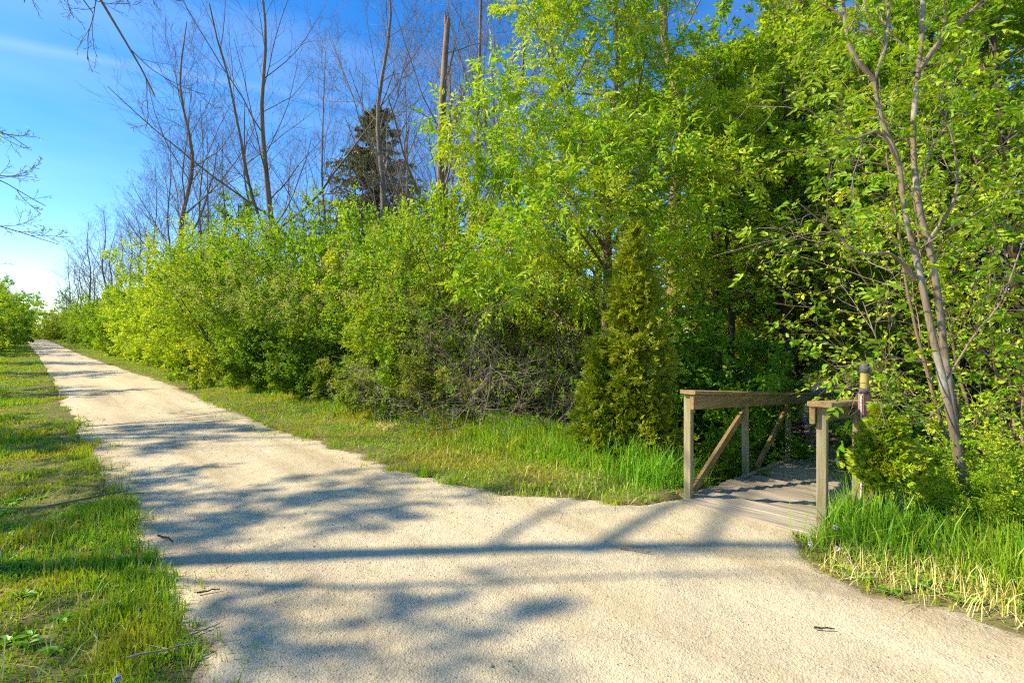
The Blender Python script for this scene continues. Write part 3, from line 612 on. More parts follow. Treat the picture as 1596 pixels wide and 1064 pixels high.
for key, seed, H, W, leaf, mat, kw in [('bright', 21, 4.2, 3.4, (0.085, 0.056), 'yellowgreen', {}), ('bloom', 22, 4.2, 3.6, (0.085, 0.056), 'midgreen', dict(arch=0.06)),
                                       ('mid', 23, 4.0, 3.2, (0.08, 0.05), 'midgreen', {}), ('tall', 24, 6.0, 3.4, (0.075, 0.045), 'yellowgreen', dict(stems=9, open_base=0.3, spread=0.4)),
                                       ('olive', 25, 3.6, 3.0, (0.055, 0.03), 'olive', dict(arch=0.04)), ('deep', 26, 3.6, 3.4, (0.09, 0.055), 'deepgreen', dict(per=16)),
                                       ('fresh', 27, 3.8, 3.2, (0.08, 0.05), 'freshgreen', dict(per=15))]:
    ms, ml, L2, rng = shrub(seed, H, W, leaf=leaf, **kw)
    parts = [('stems', mm(ms, 'stems', M['bark_dark'])), ('crown', mm(ml, 'crown', M[mat]))]
    if key == 'bloom':
        mf = Merge(); tip = L2[0][:, -1]; sel = (tip[:, 2] > H * 0.5) & (rng.random(len(tip)) < 0.6); tp = np.repeat(tip[sel], 60, 0)
        tp = tp + rng.normal(0, 0.065, tp.shape); n = len(tp)
        leaf_geo(mf, tp, rng.normal(0, 1, (n, 3)), rng.normal(0, 1, (n, 3)) + np.array([0, 0, 1]), 0.03, 0.026)
        parts.append(('flowers', mm(mf, 'flowers', M['blossom'])))
    SHRUB[key] = parts
TREE = {}
for key, seed, H, r, CW, leaf, mat, kw in [('wood', 31, 10, 0.14, 4.6, (0.10, 0.06), 'midgreen', dict(start=0.18, per=10, limbs=26)), ('light', 32, 9, 0.11, 4.0, (0.09, 0.055), 'yellowgreen', dict(start=0.36, per=9, limbs=24)),
                                           ('fresh', 33, 8, 0.09, 3.2, (0.085, 0.045), 'freshgreen', dict(start=0.3, per=2, limbs=20, mode='compound')), ('dense', 34, 10, 0.2, 5.5, (0.11, 0.07), 'deepgreen', dict(start=0.12, per=11, limbs=28))]:
    mt, mb, ml, _ = leafy_tree(seed, H, r, CW, leaf=leaf, **kw)
    TREE[key] = [('trunk', mm(mt, 'trunk', M['bark_dark'], True)), ('branches', mm(mb, 'branches', M['bark'])), ('crown', mm(ml, 'crown', M[mat]))]
mt, mb, ml = cedar(41, 13, 4.6, 9000, L=0.20, Wd=0.05, skirt=0.12, power=0.6, trunk_r=0.2, n_leaf=7, sp_up=0.1)
BIGCEDAR = [('trunk', mm(mt, 'trunk', M['bark_warm'], True)), ('branches', mm(mb, 'branches', M['bark_dark'])), ('crown', mm(ml, 'crown', M['darkcedar']))]

# ------------------------------------------------------------------ single, near plants
# tall arborvitae beside the bridge
mt, mb, ml = cedar(42, 3.35, 1.42, 8500, L=0.066, Wd=0.020, skirt=0.03, power=0.72, trunk_r=0.045, n_leaf=8, lobes=3)
plant_from('cedar_tree', 'tall narrow green cedar growing left of the footbridge', 'cedar', on_ground(xy(990, 6.3)), [('trunk', mm(mt, 'trunk', M['bark_dark'], True)), ('branches', mm(mb, 'branches', M['bark_warm'])), ('crown', mm(ml, 'crown', M['cedar']))], rz=0.6)
mt, mb, ml = cedar(46, 1.7, 1.1, 4500, L=0.062, Wd=0.018, skirt=0.04, power=0.75, trunk_r=0.03, n_leaf=9, lobes=3)
plant_from('cedar_shrub', 'low cedar skirt bulging left at the foot of the tall narrow cedar', 'cedar', on_ground(xy(940, 6.35)), [('trunk', mm(mt, 'trunk', M['bark_dark'], True)), ('branches', mm(mb, 'branches', M['bark_warm'])), ('crown', mm(ml, 'crown', M['cedar']))], rz=2.0)
# small golden cedar by the right handrail, several thin trunks, foliage from knee height
rng = np.random.default_rng(43)
mt, mb, ml = cedar(43, 1.0, 0.60, 4600, L=0.036, Wd=0.011, skirt=0.40, power=0.62, trunk_r=0.022, n_leaf=9, lobes=4)
tubes(mt, np.array([[[0.05, 0.02, -0.1], [0.10, 0.02, 0.18], [0.04, 0.01, 0.5]], [[-0.06, 0.0, -0.1], [-0.13, -0.02, 0.2], [-0.06, 0.0, 0.5]]]), np.array([[0.02, 0.018, 0.01]] * 2), 7)
plant_from('cedar_shrub', 'small golden-green cedar bush on bare stems in front of the path light', 'cedar', on_ground(xy(1378, 3.95)), [('trunks', mm(mt, 'trunks', M['bark_warm'], True)), ('branches', mm(mb, 'branches', M['bark_warm'])), ('crown', mm(ml, 'crown', M['goldcedar']))], rz=1.0)

def px_poly(pts, r0, r1, base): return (np.array([at(*p) - base for p in pts]), r0, r1)
# two-stemmed tree at the right
base = np.array(on_ground(xy(1522, 3.95)))
PP = lambda pts, a, b: px_poly(pts, a, b, base)
stems = [PP([(1528, 850, 3.95), (1500, 740, 4.0), (1480, 640, 4.05), (1455, 530, 4.1), (1432, 420, 4.15), (1410, 330, 4.2), (1400, 250, 4.2), (1375, 190, 4.2), (1362, 125, 4.2)], 0.048, 0.020),
         PP([(1500, 740, 4.1), (1480, 610, 4.2), (1464, 480, 4.3), (1452, 400, 4.3), (1432, 320, 4.35), (1423, 220, 4.35), (1428, 140, 4.35), (1437, 50, 4.35), (1441, -90, 4.4)], 0.040, 0.024)]
limbs_ = [PP([(1362, 125, 4.2), (1325, 75, 4.2), (1314, 0, 4.2), (1308, -90, 4.1)], 0.022, 0.008), PP([(1362, 125, 4.2), (1382, 60, 4.2), (1386, -40, 4.2)], 0.02, 0.008),
          PP([(1428, 115, 4.35), (1470, 60, 4.3), (1520, 12, 4.2), (1570, -40, 4.1)], 0.028, 0.008), PP([(1425, 435, 4.15), (1390, 396, 4.1), (1340, 396, 4.0), (1300, 362, 4.0), (1240, 312, 3.9)], 0.015, 0.004),
          PP([(1402, 260, 4.2), (1372, 206, 4.1), (1325, 218, 4.0), (1290, 190, 3.9), (1225, 150, 3.8)], 0.015, 0.004), PP([(1456, 565, 4.1), (1400, 558, 4.0), (1372, 540, 3.9), (1345, 470, 3.9)], 0.008, 0.003),
          PP([(1445, 380, 4.3), (1490, 300, 4.2), (1480, 200, 4.2), (1450, 160, 4.2)], 0.016, 0.004), PP([(1480, 620, 4.1), (1430, 660, 3.9), (1390, 625, 3.8), (1330, 600, 3.8)], 0.006, 0.003),
          PP([(1470, 600, 4.1), (1520, 520, 4.0), (1560, 470, 3.9), (1600, 360, 3.9)], 0.010, 0.004)]
rng = np.random.default_rng(51)
Ta = trunks(stems, 22); Tb = trunks(limbs_, 14)
mt = Merge(); tubes(mt, Ta[0], 0.78 * Ta[1] * (1 + 0.05 * rng.normal(0, 1, Ta[1].shape)), 12); mb = Merge(); tubes(mb, Tb[0], Tb[1], 8)
La = children(rng, Ta[0], Ta[1], np.full(2, 1.6), 9, 0.5, 1.0, 55, 12, 0.6, 0.4, 0.3, 9, 0.10, 0.03, rmin=0.004)
Lb = children(rng, Tb[0], Tb[1], np.minimum(Tb[2], 1.3), 5, 0.3, 1.0, 45, 12, 0.6, 0.4, 0.6, 7, 0.12, 0.02, rmin=0.003)
Lc = [children(rng, *x, 5, 0.2, 1.0, 42, 14, 0.5, 0.3, 0.6, 5, 0.14, 0.01, rmin=0.002) for x in (La, Lb)]
for x in (La, Lb): tubes(mb, x[0], x[1], 5)
ml = Merge()
for x in Lc:
    tubes(mb, x[0], x[1], 3); up = x[0][x[0][:, -1, 2] > 2.6]; compound_on(rng, ml, up, 2, 0.14, 0.07, 0.03, pairs=3, hexa=True, t0=0.5)
low = Lc[1][0][Lc[1][0][:, -1, 2] < 2.3]; compound_on(rng, ml, low[::4], 1, 0.16, 0.08, 0.036, pairs=3, hexa=True, t0=0.7)
plant_from('ash_tree', 'slender two-stemmed pale-barked tree leaning at right, in front of the woods', 'tree', tuple(base), [('trunk', mm(mt, 'trunk', M['bark_pale'], True)), ('branches', mm(mb, 'branches', M['deadwood'])), ('crown', mm(ml, 'crown', M['freshgreen']))])

# leafy tree in the middle with drooping compound leaves
base = np.array(on_ground(xy(948, 9.0))); PP = lambda pts, a, b: px_poly(pts, a, b, base)
D = 9.0
polys = [PP([(950, 700, D), (944, 520, D), (947, 420, D), (945, 330, D)], 0.105, 0.075), PP([(945, 335, D), (925, 268, D), (890, 180, D), (862, 90, D - .3), (850, -60, D - .3)], 0.055, 0.012), PP([(946, 335, D), (952, 230, D), (962, 100, D), (955, -90, D)], 0.06, 0.012),
         PP([(947, 345, D), (978, 268, D + .2), (990, 170, D + .3), (1015, 40, D + .3)], 0.045, 0.01), PP([(942, 385, D), (885, 300, D - .6), (825, 235, D - .9), (765, 205, D - 1)], 0.04, 0.008), PP([(945, 400, D), (985, 330, D - .8), (1040, 260, D - 1.2)], 0.035, 0.008), PP([(945, 420, D), (900, 360, D - .9), (840, 340, D - 1.5), (790, 360, D - 1.9)], 0.03, 0.007)]
mt_, mb, ml, LV = leafy_tree(52, 9, 0.1, 3.1, polys=polys, leaf=(0.105, 0.042), per=2, limbs=13, tw=(6, 5), mode='compound', start=0.28)
plant_from('ash_tree', 'tall leafy tree with drooping bright green leaves behind the narrow cedar', 'tree', tuple(base), [('trunk', mm(mt_, 'trunk', M['bark_warm'], True)), ('branches', mm(mb, 'branches', M['bark_warm'])), ('crown', mm(ml, 'crown', M['freshgreen']))])

# snapped-off dead trunk
mt, mb, LV = bare_tree(53, 10.05, 0.14, limbs=10, start=0.35, ang=50, twigs=(5, 4, 2), lr=0.3, cut=0.5, wob=0.016)
rng = np.random.default_rng(5); T = trunks([(np.array([[0, 0, 0], [0, 0, 1.0]]), 1, 1)], 3)
P_ = LV[4][0][0, -1]; sp_ = P_ + rng.normal(0, .035, (7, 3)) * [1, 1, 0] - [0, 0, .1]   # splinters where the top broke off
P_ = np.stack([sp_, sp_ + [0, 0, .15], sp_ + np.stack([rng.normal(0, .02, 7), rng.normal(0, .02, 7), rng.uniform(.2, .5, 7)], 1)], 1); tubes(mt, P_, np.tile([.035, .025, .003], (7, 1)), 5)
plant_from('dead_tree', 'tall dead trunk with its top snapped off, rising from the hedge', 'dead tree', on_ground(xy(697, 12.0)), [('trunk', mm(mt, 'trunk', M['bark_warm'], True)), ('branches', mm(mb, 'branches', M['bark']))])
# brown trunk with bare crown and leafy tufts, right of the leafy tree
mt, mb, LV = bare_tree(54, 12.5, 0.20, limbs=16, start=0.4, ang=50, twigs=(6, 4, 2), lr=0.3, cut=0.35)
ml = Merge(); rng = np.random.default_rng(54); compound_on(rng, ml, LV[2][0][LV[2][0][:, -1, 2] < 8][::3], 2, 0.22, 0.1, 0.045)
plant_from('half_bare_tree', 'thick brown trunk with bare upper limbs just right of the leafy tree', 'tree', on_ground(xy(1052, 11.5)), [('trunk', mm(mt, 'trunk', M['bark_warm'], True)), ('branches', mm(mb, 'branches', M['bark'])), ('crown', mm(ml, 'crown', M['freshgreen']))])

# tangle of bare twigs
def twiggy(seed, H, W, stems, mat, tw=(9, 6, 3), leafs=0):
    rng = np.random.default_rng(seed); a = rng.random(stems) * 6.28; rr = rng.random(stems) ** 0.5
    st = np.stack([np.cos(a) * rr * W * 0.2, np.sin(a) * rr * W * 0.2, np.full(stems, -0.1)], 1)
    L = H * rng.uniform(0.6, 1.1, stems); P = grow(rng, st, np.stack([np.cos(a) * rr, np.sin(a) * rr, np.full(stems, 1.0)], 1), L, 10, 0.10, 0.0, -0.06); R = rng.uniform(0.012, 0.022, stems)[:, None] * np.linspace(1, 0.2, 11)
    L1 = children(rng, P, R, L, tw[0], 0.1, 1, 55, 18, 0.42, 0.4, 0.5, 6, 0.15, -0.03, rmin=0.003)
    L2 = children(rng, *L1, tw[1], 0.1, 1, 50, 18, 0.5, 0.3, 0.6, 4, 0.15, -0.03, rmin=0.0025)
    L3 = children(rng, *L2, tw[2], 0.1, 1, 50, 18, 0.5, 0.3, 0.7, 3, 0.15, -0.03, rmin=0.002)
    ms = Merge(); tubes(ms, P, R, 6); tb = Merge()
    for x, k in ((L1, 4), (L2, 3), (L3, 3)): tubes(tb, x[0], x[1], k)
    ml = None
    if leafs: ml = Merge(); leaves_on(rng, ml, L3[0][::leafs], 6, 0.05, 0.032)
    return ms, tb, ml
ms, tb, ml = twiggy(61, 2.5, 2.4, 16, 'deadwood', leafs=7)
plant_from('dead_bush', 'tangled brown leafless bush in the dark gap left of the cedar', 'bush', on_ground(xy(735, 8.2)), [('stems', mm(ms, 'stems', M['deadwood'])), ('twigs', mm(tb, 'twigs', M['deadwood'])), ('leaves', mm(ml, 'leaves', M['midgreen']))])
ms, tb, ml = twiggy(62, 2.2, 2.0, 12, 'deadwood', leafs=5)
plant_from('dead_bush', 'smaller leafless bush between the tangled bush and the cedar', 'bush', on_ground(xy(838, 8.3)), [('stems', mm(ms, 'stems', M['bark'])), ('twigs', mm(tb, 'twigs', M['bark'])), ('leaves', mm(ml, 'leaves', M['deepgreen']))], rz=1)
rng = np.random.default_rng(63)     # bleached fallen branch
T = trunks([(np.array([[0, 0, 0.02], [-0.3, -0.25, 0.25], [-0.55, -0.4, 0.5]]), 0.018, 0.006), (np.array([[0, 0, 0.02], [0.25, -0.35, 0.12], [0.5, -0.75, 0.06]]), 0.015, 0.005), (np.array([[0.05, 0, 0.02], [0.0, -0.4, 0.22], [0.1, -0.8, 0.25]]), 0.015, 0.005)], 9)
L1 = children(rng, *T, 6, 0.2, 1, 45, 15, 0.5, 0.3, 0.6, 5, 0.12, -0.01, rmin=0.004); L2 = children(rng, *L1, 4, 0.2, 1, 45, 15, 0.5, 0.3, 0.6, 4, 0.12, -0.01, rmin=0.003)
ms = Merge(); tubes(ms, T[0], T[1], 7); tb = Merge(); tubes(tb, L1[0], L1[1], 5); tubes(tb, L2[0], L2[1], 3)
plant_from('fallen_branch', 'bleached dead branch fanned out on the grass left of the cedar', 'branch', on_ground(xy(872, 7.3), 0.05), [('limb', mm(ms, 'limb', M['deadwood'])), ('twigs', mm(tb, 'twigs', M['deadwood']))], rz=-0.4)

# spruce behind the hedge
def spruce():
    rng = np.random.default_rng(71); H = 19.0
    mt = Merge(); T = trunks([(np.array([[0, 0, -0.3], [0.05, 0, 9], [0, 0.05, H]]), 0.28, 0.02)], 12); tubes(mt, T[0], T[1], 8)
    B = 230; z = H * (0.12 + 0.87 * rng.random(B) ** 0.85); az = np.arange(B) * 2.4 + rng.normal(0, 0.3, B)
    L = (0.6 + (H - z) * 0.50) * rng.uniform(0.7, 1.15, B)
    P = grow(rng, np.stack([0 * z, 0 * z, z], 1), np.stack([np.cos(az), np.sin(az), 0.12 + 0 * z], 1), L, 9, 0.03, -0.05, 0.09); R = (0.012 + 0.012 * L)[:, None] * np.linspace(1, 0.2, 10)
    mb = Merge(); tubes(mb, P, R, 4); ml = Merge()
    L1 = children(rng, P, R, L, 12, 0.15, 1.0, 62, 10, 0.30, 0.55, 0.5, 5, 0.06, -0.10, -0.2, rmin=0.005, flat=0.75)
    pos, tan = along(rng, L1[0], 16, 0.0, 1.0); n = len(pos); d = tan * 0.7 + rng.normal(0, 0.35, (n, 3)); d[:, 2] -= 0.55
    leaf_geo(ml, pos, d, rng.normal(0, 1, (n, 3)), rng.uniform(0.2, 0.42, n), 0.07, droop=0.1)
    pos, tan = along(rng, P, 26, 0.1, 1.0); n = len(pos); d = tan * 0.7 + rng.normal(0, 0.3, (n, 3)); d[:, 2] -= 0.35
    leaf_geo(ml, pos, d, rng.normal(0, 1, (n, 3)), rng.uniform(0.18, 0.35, n), 0.08)
    return mt, mb, ml
mt, mb, ml = spruce()
plant_from('spruce_tree', 'dark drooping spruce standing behind the hedge against the sky', 'spruce', on_ground(xy(588, 36)), [('trunk', mm(mt, 'trunk', M['bark_dark'], True)), ('branches', mm(mb, 'branches', M['bark_dark'])), ('crown', mm(ml, 'crown', M['spruce']))])

# ------------------------------------------------------------------ hedge shrubs, in order along the trail
HEDGE_EXTRA = [(775, 11.6, 'mid', 295, 'dense mid-green shrub rising behind the smaller leafless bush'), (860, 11.0, 'fresh', 350, 'fresh light-green shrub behind the trunk of the leafy tree'), (690, 12.6, 'bright', 290, 'rounded yellow-green shrub at the foot of the snapped dead trunk')]
ORD = ['first', 'second', 'third', 'fourth', 'fifth', 'sixth', 'seventh', 'eighth', 'ninth', 'tenth', 'eleventh', 'twelfth']
rng = np.random.default_rng(81)
LOOK = {'bright': 'rounded yellow-green', 'bloom': 'cream-flowered green', 'mid': 'dense mid-green', 'tall': 'tall loose yellow-green', 'olive': 'dull olive-green', 'deep': 'dark broad-leaved', 'fresh': 'fresh light-green'}
HM = {'bright': 3.6, 'bloom': 3.7, 'mid': 3.7, 'tall': 5.4, 'olive': 3.0}
def tall_scale(z): return (z * (1 if z < 1 else 1 / z ** .75), z * (1 if z < 1 else 1 / z ** .75), z)
front = [(600, 9.9, 'mid', 420), (655, 9.0, 'olive', 415), (520, 11.4, 'bloom', 415), (452, 13.2, 'bloom', 392), (395, 15.0, 'mid', 380), (340, 17.4, 'tall', 345), (300, 19.8, 'bright', 405), (262, 22.8, 'bright', 425), (232, 26.5, 'bright', 440), (207, 30.5, 'bright', 448), (184, 36, 'bright', 454), (163, 43, 'bright', 460)]
back = [(800, 9.8, 'olive', 360), (715, 10.6, 'tall', 285), (640, 11.6, 'bloom', 335), (575, 13, 'bright', 308), (515, 14.4, 'tall', 300), (455, 16.4, 'bright', 335), (400, 18.6, 'tall', 328), (352, 21, 'tall', 360), (310, 24.5, 'mid', 385), (275, 28.5, 'tall', 415), (243, 33, 'bright', 432)]
for row, rname, txt in ((front, 'front row of the trailside hedge', "shrub, {} in the hedge's front row counted from the tangled bush"), (back, 'back row of the trailside hedge', 'shrub behind the front hedge, {} of the back row from the cedar')):
    for i, (px, d, k, top) in enumerate(row):
        g = on_ground(xy(px, d)); h = CAM_H + (HY - top) / F_PX * d - g[2]
        plant_from('hedge_shrub', LOOK[k] + ' ' + txt.format(ORD[i]), 'shrub', g, SHRUB[k], rname, rng.random() * 6.28, tall_scale(h / HM[k] * rng.uniform(.96, 1.04)))
for i in range(14):
    y = 50 + i * 6.5 + rng.uniform(-1, 1)
    plant_from('hedge_shrub', f'{LOOK["bright" if i % 3 else "mid"]} shrub, {(ORD + ["thirteenth", "last"])[i]} in the far receding end of the hedge', 'shrub', on_ground((6.4 + rng.uniform(-.4, .6), y)), SHRUB['bright' if i % 3 else 'mid'], 'far end of the trailside hedge', rng.random() * 6.28, tall_scale((1.45 + .03 * i) * rng.uniform(.85, 1.12)))
HM['fresh'] = 3.2
for px, d, k, top, txt in HEDGE_EXTRA:
    g = on_ground(xy(px, d)); h = CAM_H + (HY - top) / F_PX * d - g[2]
    plant_from('hedge_shrub', txt, 'shrub', g, SHRUB[k], 'shrubs behind the tangled bush', rng.random() * 6.28, tall_scale(h / HM[k]))
# understorey round the footbridge
for px, d, k, s, txt in [(1100, 8.4, 'deep', .85, 'dark broad-leaved shrub behind the left handrail, next to the narrow cedar'), (1135, 9.6, 'deep', .72, 'dark broad-leaved shrub behind the middle of the left handrail'), (1060, 9.6, 'deep', 1.1, 'dark broad-leaved shrub directly behind the narrow cedar'),
                         (1178, 12.5, 'mid', .6, 'dense mid-green shrub beside the dark trunks beyond the bridge'), (1128, 6.6, 'mid', .33, 'low leafy shrub under the first brace of the left handrail'), (1176, 7.7, 'deep', .28, 'low broad-leaved shrub under the second brace of the left handrail'),
                         (1440, 6.6, 'deep', .62, 'dark shrub behind the two-stemmed pale tree'), (1500, 5.2, 'fresh', .45, 'low light-green shrub at the foot of the two-stemmed tree'), (1575, 4.5, 'fresh', .5, 'light-green shrub in the right corner of the view'),
                         (1545, 3.75, 'fresh', .2, 'small leafy sapling shrub in the right foreground grass'), (1472, 4.5, 'fresh', .27, 'low light-green shrub right of the small golden cedar'), (1590, 3.7, 'fresh', .3, 'low light-green shrub at the lower right edge'), (1435, 4.9, 'fresh', .24, 'low light-green shrub just behind the small golden cedar'), (1500, 9.5, 'mid', .6, 'mid-green shrub beyond the right handrail'), (1600, 8.0, 'mid', 1.0, 'mid-green shrub deep behind the two-stemmed tree')]:
    plant_from('woodland_shrub', txt, 'shrub', on_ground(xy(px, d)), SHRUB[k], 'understorey shrubs round the footbridge', rng.random() * 6.28, s)

# round-leaved tall shrub filling the right edge
def right_shrub(seed, H, W):
    rng = np.random.default_rng(seed); S = 7; a = rng.random(S) * 6.28
    P = grow(rng, np.stack([np.cos(a) * .2, np.sin(a) * .2, np.full(S, -.15)], 1), np.stack([np.cos(a) * .28, np.sin(a) * .28, np.ones(S)], 1), H * rng.uniform(.8, 1, S), 12, 0.05, 0.02); R = rng.uniform(.018, .03, S)[:, None] * np.linspace(1, .2, 13); L = np.full(S, H)
    L1 = children(rng, P, R, L, 11, 0.2, 1, 58, 12, 0.30, 0.4, 0.4, 8, 0.08, -0.01, -.03, rmin=.004); L2 = children(rng, *L1, 7, .15, 1, 45, 12, .45, .3, .6, 3, .1, 0, rmin=.0025)
    ms = Merge(); tubes(ms, P, R, 8); tubes(ms, L1[0], L1[1], 5); tubes(ms, L2[0], L2[1], 3); ml = Merge()
    leaves_on(rng, ml, L2[0], 15, 0.063, 0.046, spread=.7, hang=.15, upn=.75, hexa=True, droop=.12); return ms, ml
for sd, px, d, H, txt in [(91, 1600, 4.7, 5.4, 'tall shrub with round bright leaves filling the right edge'), (92, 1612, 6.1, 6.0, 'tall round-leaved shrub between the two-stemmed tree and the right edge')]:
    ms, ml = right_shrub(sd, H, 2.5)
    plant_from('round_leaf_shrub', txt, 'shrub', on_ground(xy(px, d)), [('stems', mm(ms, 'stems', M['bark_warm'], True)), ('crown', mm(ml, 'crown', M['freshgreen']))])

# ------------------------------------------------------------------ trees behind
def bare(px, d, k, s, label, rz=None, group='bare trees behind the hedge'):
    plant_from('bare_tree', label, 'bare tree', on_ground(xy(px, d)), BARE[k], group, rng.random() * 6.28 if rz is None else rz, s)
bare(289, 27, 'tall', 1.0, 'tall straight bare tree, leftmost of the big ones above the hedge')
bare(424, 25, 'fork', 1.12, 'largest bare grey tree rising above the hedge against the sky', 0.7)
bare(598, 23, 'tall', 1.12, 'slim bare tree with straight trunk in front of the spruce')
bare(662, 20, 'lean', .9, 'leaning forked bare tree right of the spruce', 0.0)
bare(742, 15, 'thin', 1.05, 'straight bare trunk just right of the snapped dead trunk')
bare(800, 22, 'wide', 1.25, 'bare tree with a wide fan of twigs left of the leafy tree')
bare(712, 26, 'lean', 1.1, 'bare tree leaning right behind the straight trunk', 0.6)
bare(262, 37, 'thin', 1.05, 'thin bare tree just left of the tall straight one')
bare(350, 33, 'thin', .95, 'thin bare tree between the tall straight tree and the largest one')
bare(480, 34, 'wide', .8, 'low spreading bare tree left of the spruce')
for px, d, k, s, txt in [(505, 27, 'thin', 1.05, 'thin bare tree midway between the largest bare tree and the spruce'), (562, 41, 'tall', 1.0, 'bare tree rising just left of the spruce top, further back'), (632, 31, 'thin', 1.15, 'thin bare tree along the right side of the spruce'), (690, 33, 'fork', 1.1, 'forked bare tree behind the snapped dead trunk'), (768, 29, 'tall', 1.05, 'tall bare tree just left of the leafy tree crown'), (835, 27, 'thin', 1.1, 'thin bare tree seen through the leafy tree crown'), (310, 31, 'thin', 1.0, 'thin bare tree just right of the tall straight one')]:
    bare(px, d, k, s, txt)
bare(385, 38, 'tall', .95, 'bare tree just left of the largest one, further back')
bare(455, 40, 'thin', 1.0, 'thin bare tree right of the largest one, further back')
bare(318, 40, 'fork', .85, 'forked bare tree right of the tall straight one, further back')
bare(528, 30, 'wide', .75, 'spreading bare tree overlapping the left side of the spruce')
for j, (px, d, s) in enumerate(sorted([(240, 41, .95), (226, 50, .9), (213, 46, .92), (200, 54, .95), (188, 66, 1.0), (176, 58, .92), (163, 64, .95), (150, 78, 1.0), (139, 72, .95), (128, 86, 1.0), (118, 98, 1.05), (108, 112, 1.05)])):
    bare(px, d, ['tall', 'thin', 'wide', 'fork'][int(d) % 4], s, f'bare grey tree, {ORD[j]} from the left in the distant row above the hedge', group='distant row of bare trees')
def wood(px, d, k, s, label, group='leafy trees behind the hedge', parts=None, rz=None):
    plant_from('leafy_tree', label, 'tree', on_ground(xy(px, d)), parts or TREE[k], group, rng.random() * 6.28 if rz is None else rz, (s * 1.35, s * 1.35, s) if k in TREE else s)
wood(362, 34, 'light', 1.25, 'light green leafy tree showing between the bare trees')
wood(1140, 9.4, 'fresh', .85, 'young leafy tree above the left handrail')
wood(1090, 12.5, 'wood', .85, 'mid-green tree behind the thick brown trunk')
wood(1222, 9.7, 'light', .9, 'yellow-green tree hanging over the footbridge')
wood(1490, 8.4, 'light', .95, 'yellow-green tree behind the two-stemmed pale tree')
wood(1530, 8.0, 'wood', .9, 'mid-green tree behind the right edge shrub')
wood(1203, 11.2, 'fresh', 1.1, 'light-leaved tree in front of the big dark cedar')
wood(1402, 10.4, 'light', .95, 'yellow-green tree right of the woodchip path')
wood(1185, 13.5, 'light', 1.05, 'yellow-green tree left of the big dark cedar')
wood(1118, 10.6, 'light', .9, 'yellow-green tree right of the thick brown trunk')
wood(1575, 7.0, 'light', .85, 'yellow-green tree at the right edge')
for px, d, s in [(1010, 17, 1.1), (930, 19, 1.0), (860, 21, .9), (1450, 17, 1.2), (1560, 13, 1.1), (1390, 26, 1.3), (1500, 28, 1.3), (780, 26, .75), (1330, 42, 1.3), (1160, 40, 1.2), (1460, 42, 1.4)]:
    wood(px, d, 'dense' if (px // 10) % 2 else 'wood', s, 'leafy tree deep in the woods behind the leafy and brown-trunked trees', 'trees deep in the woods')
def bigc(px, d, s, label): plant_from('cedar_tree', label, 'cedar', on_ground(xy(px, d)), BIGCEDAR, 'big cedars in the woods', rng.random() * 6.28, s)
bigc(1240, 12.8, 1.0, 'big dark cedar rising behind the footbridge, left of the path')
bigc(1342, 17.0, 1.15, 'big cedar with reddish trunk beside the woodchip path')
bigc(1150, 17.5, .9, 'dark cedar left of the biggest cedar behind the bridge')
# far end of the trail
wood(74, 84, None, 1.75, 'round dark green tree closing the far end of the hedge', 'trees at the far end of the trail', SHRUB['mid'])
VS = 0
for x, y, k, s in [(-3.8, 47, 'bright', 1.5), (-3.4, 54, 'mid', 1.6), (-3.2, 62, 'bright', 1.8), (-3.2, 71, 'bright', 1.9), (-2.8, 81, 'mid', 1.9), (-2.8, 93, 'bright', 2.0), (-2.6, 108, 'bright', 2.1), (-2.6, 125, 'mid', 2.2), (-3.0, 150, 'bright', 2.3), (-3.5, 185, 'mid', 2.4), (1.2, 235, 'mid', 2.2), (-7, 215, 'mid', 2.4), (6.5, 215, 'bright', 2.2), (-13, 205, 'mid', 2.4)]:
    lab = f'bushy green shrub, {ORD[VS]} nearest in the far row left of the trail' if y < 200 else 'bushy green shrub closing the vanishing end of the trail'; VS += 1
    plant_from('verge_shrub', lab, 'shrub', on_ground((x, y)), SHRUB[k], 'far shrubs left of the trail', rng.random() * 6.28, s)
for x, y, k, s in [(-4.6, 66, 'wood', 1.0), (-4.4, 100, 'light', 1.1), (6.5, 150, 'wood', 1.1), (6.0, 175, 'light', 1.1), (-4.0, 165, 'wood', 1.2), (12, 255, 'wood', 1.5)]:
    plant_from('leafy_tree', 'leafy tree arching over the far end of the trail', 'tree', on_ground((x, y)), TREE[k], 'trees at the far end of the trail', rng.random() * 6.28, s)
for i in range(30):
    px = (130 + i * 55) if i < 26 else 760 + (i - 26) * 85 + rng.uniform(-15, 15); d = rng.uniform(22, 34) if px > 250 else rng.uniform(60, 75)
    if 1255 < px < 1350: continue
    q = xy(px, d) - np.array([32, 7.5]); t_ = -q[0] * tr[0] - q[1] * tr[1]
    if -4 < t_ < 20 and abs(q[0] * tr[1] - q[1] * tr[0]) < 4.5: continue
    plant_from('woodland_shrub', 'shrub of the dim thicket deep in the woods', 'shrub', on_ground(xy(px, d)), SHRUB[['mid', 'deep', 'bright', 'olive'][i % 4]], 'thicket deep in the woods', rng.random() * 6.28, 1.5 if px > 700 else 1.0)
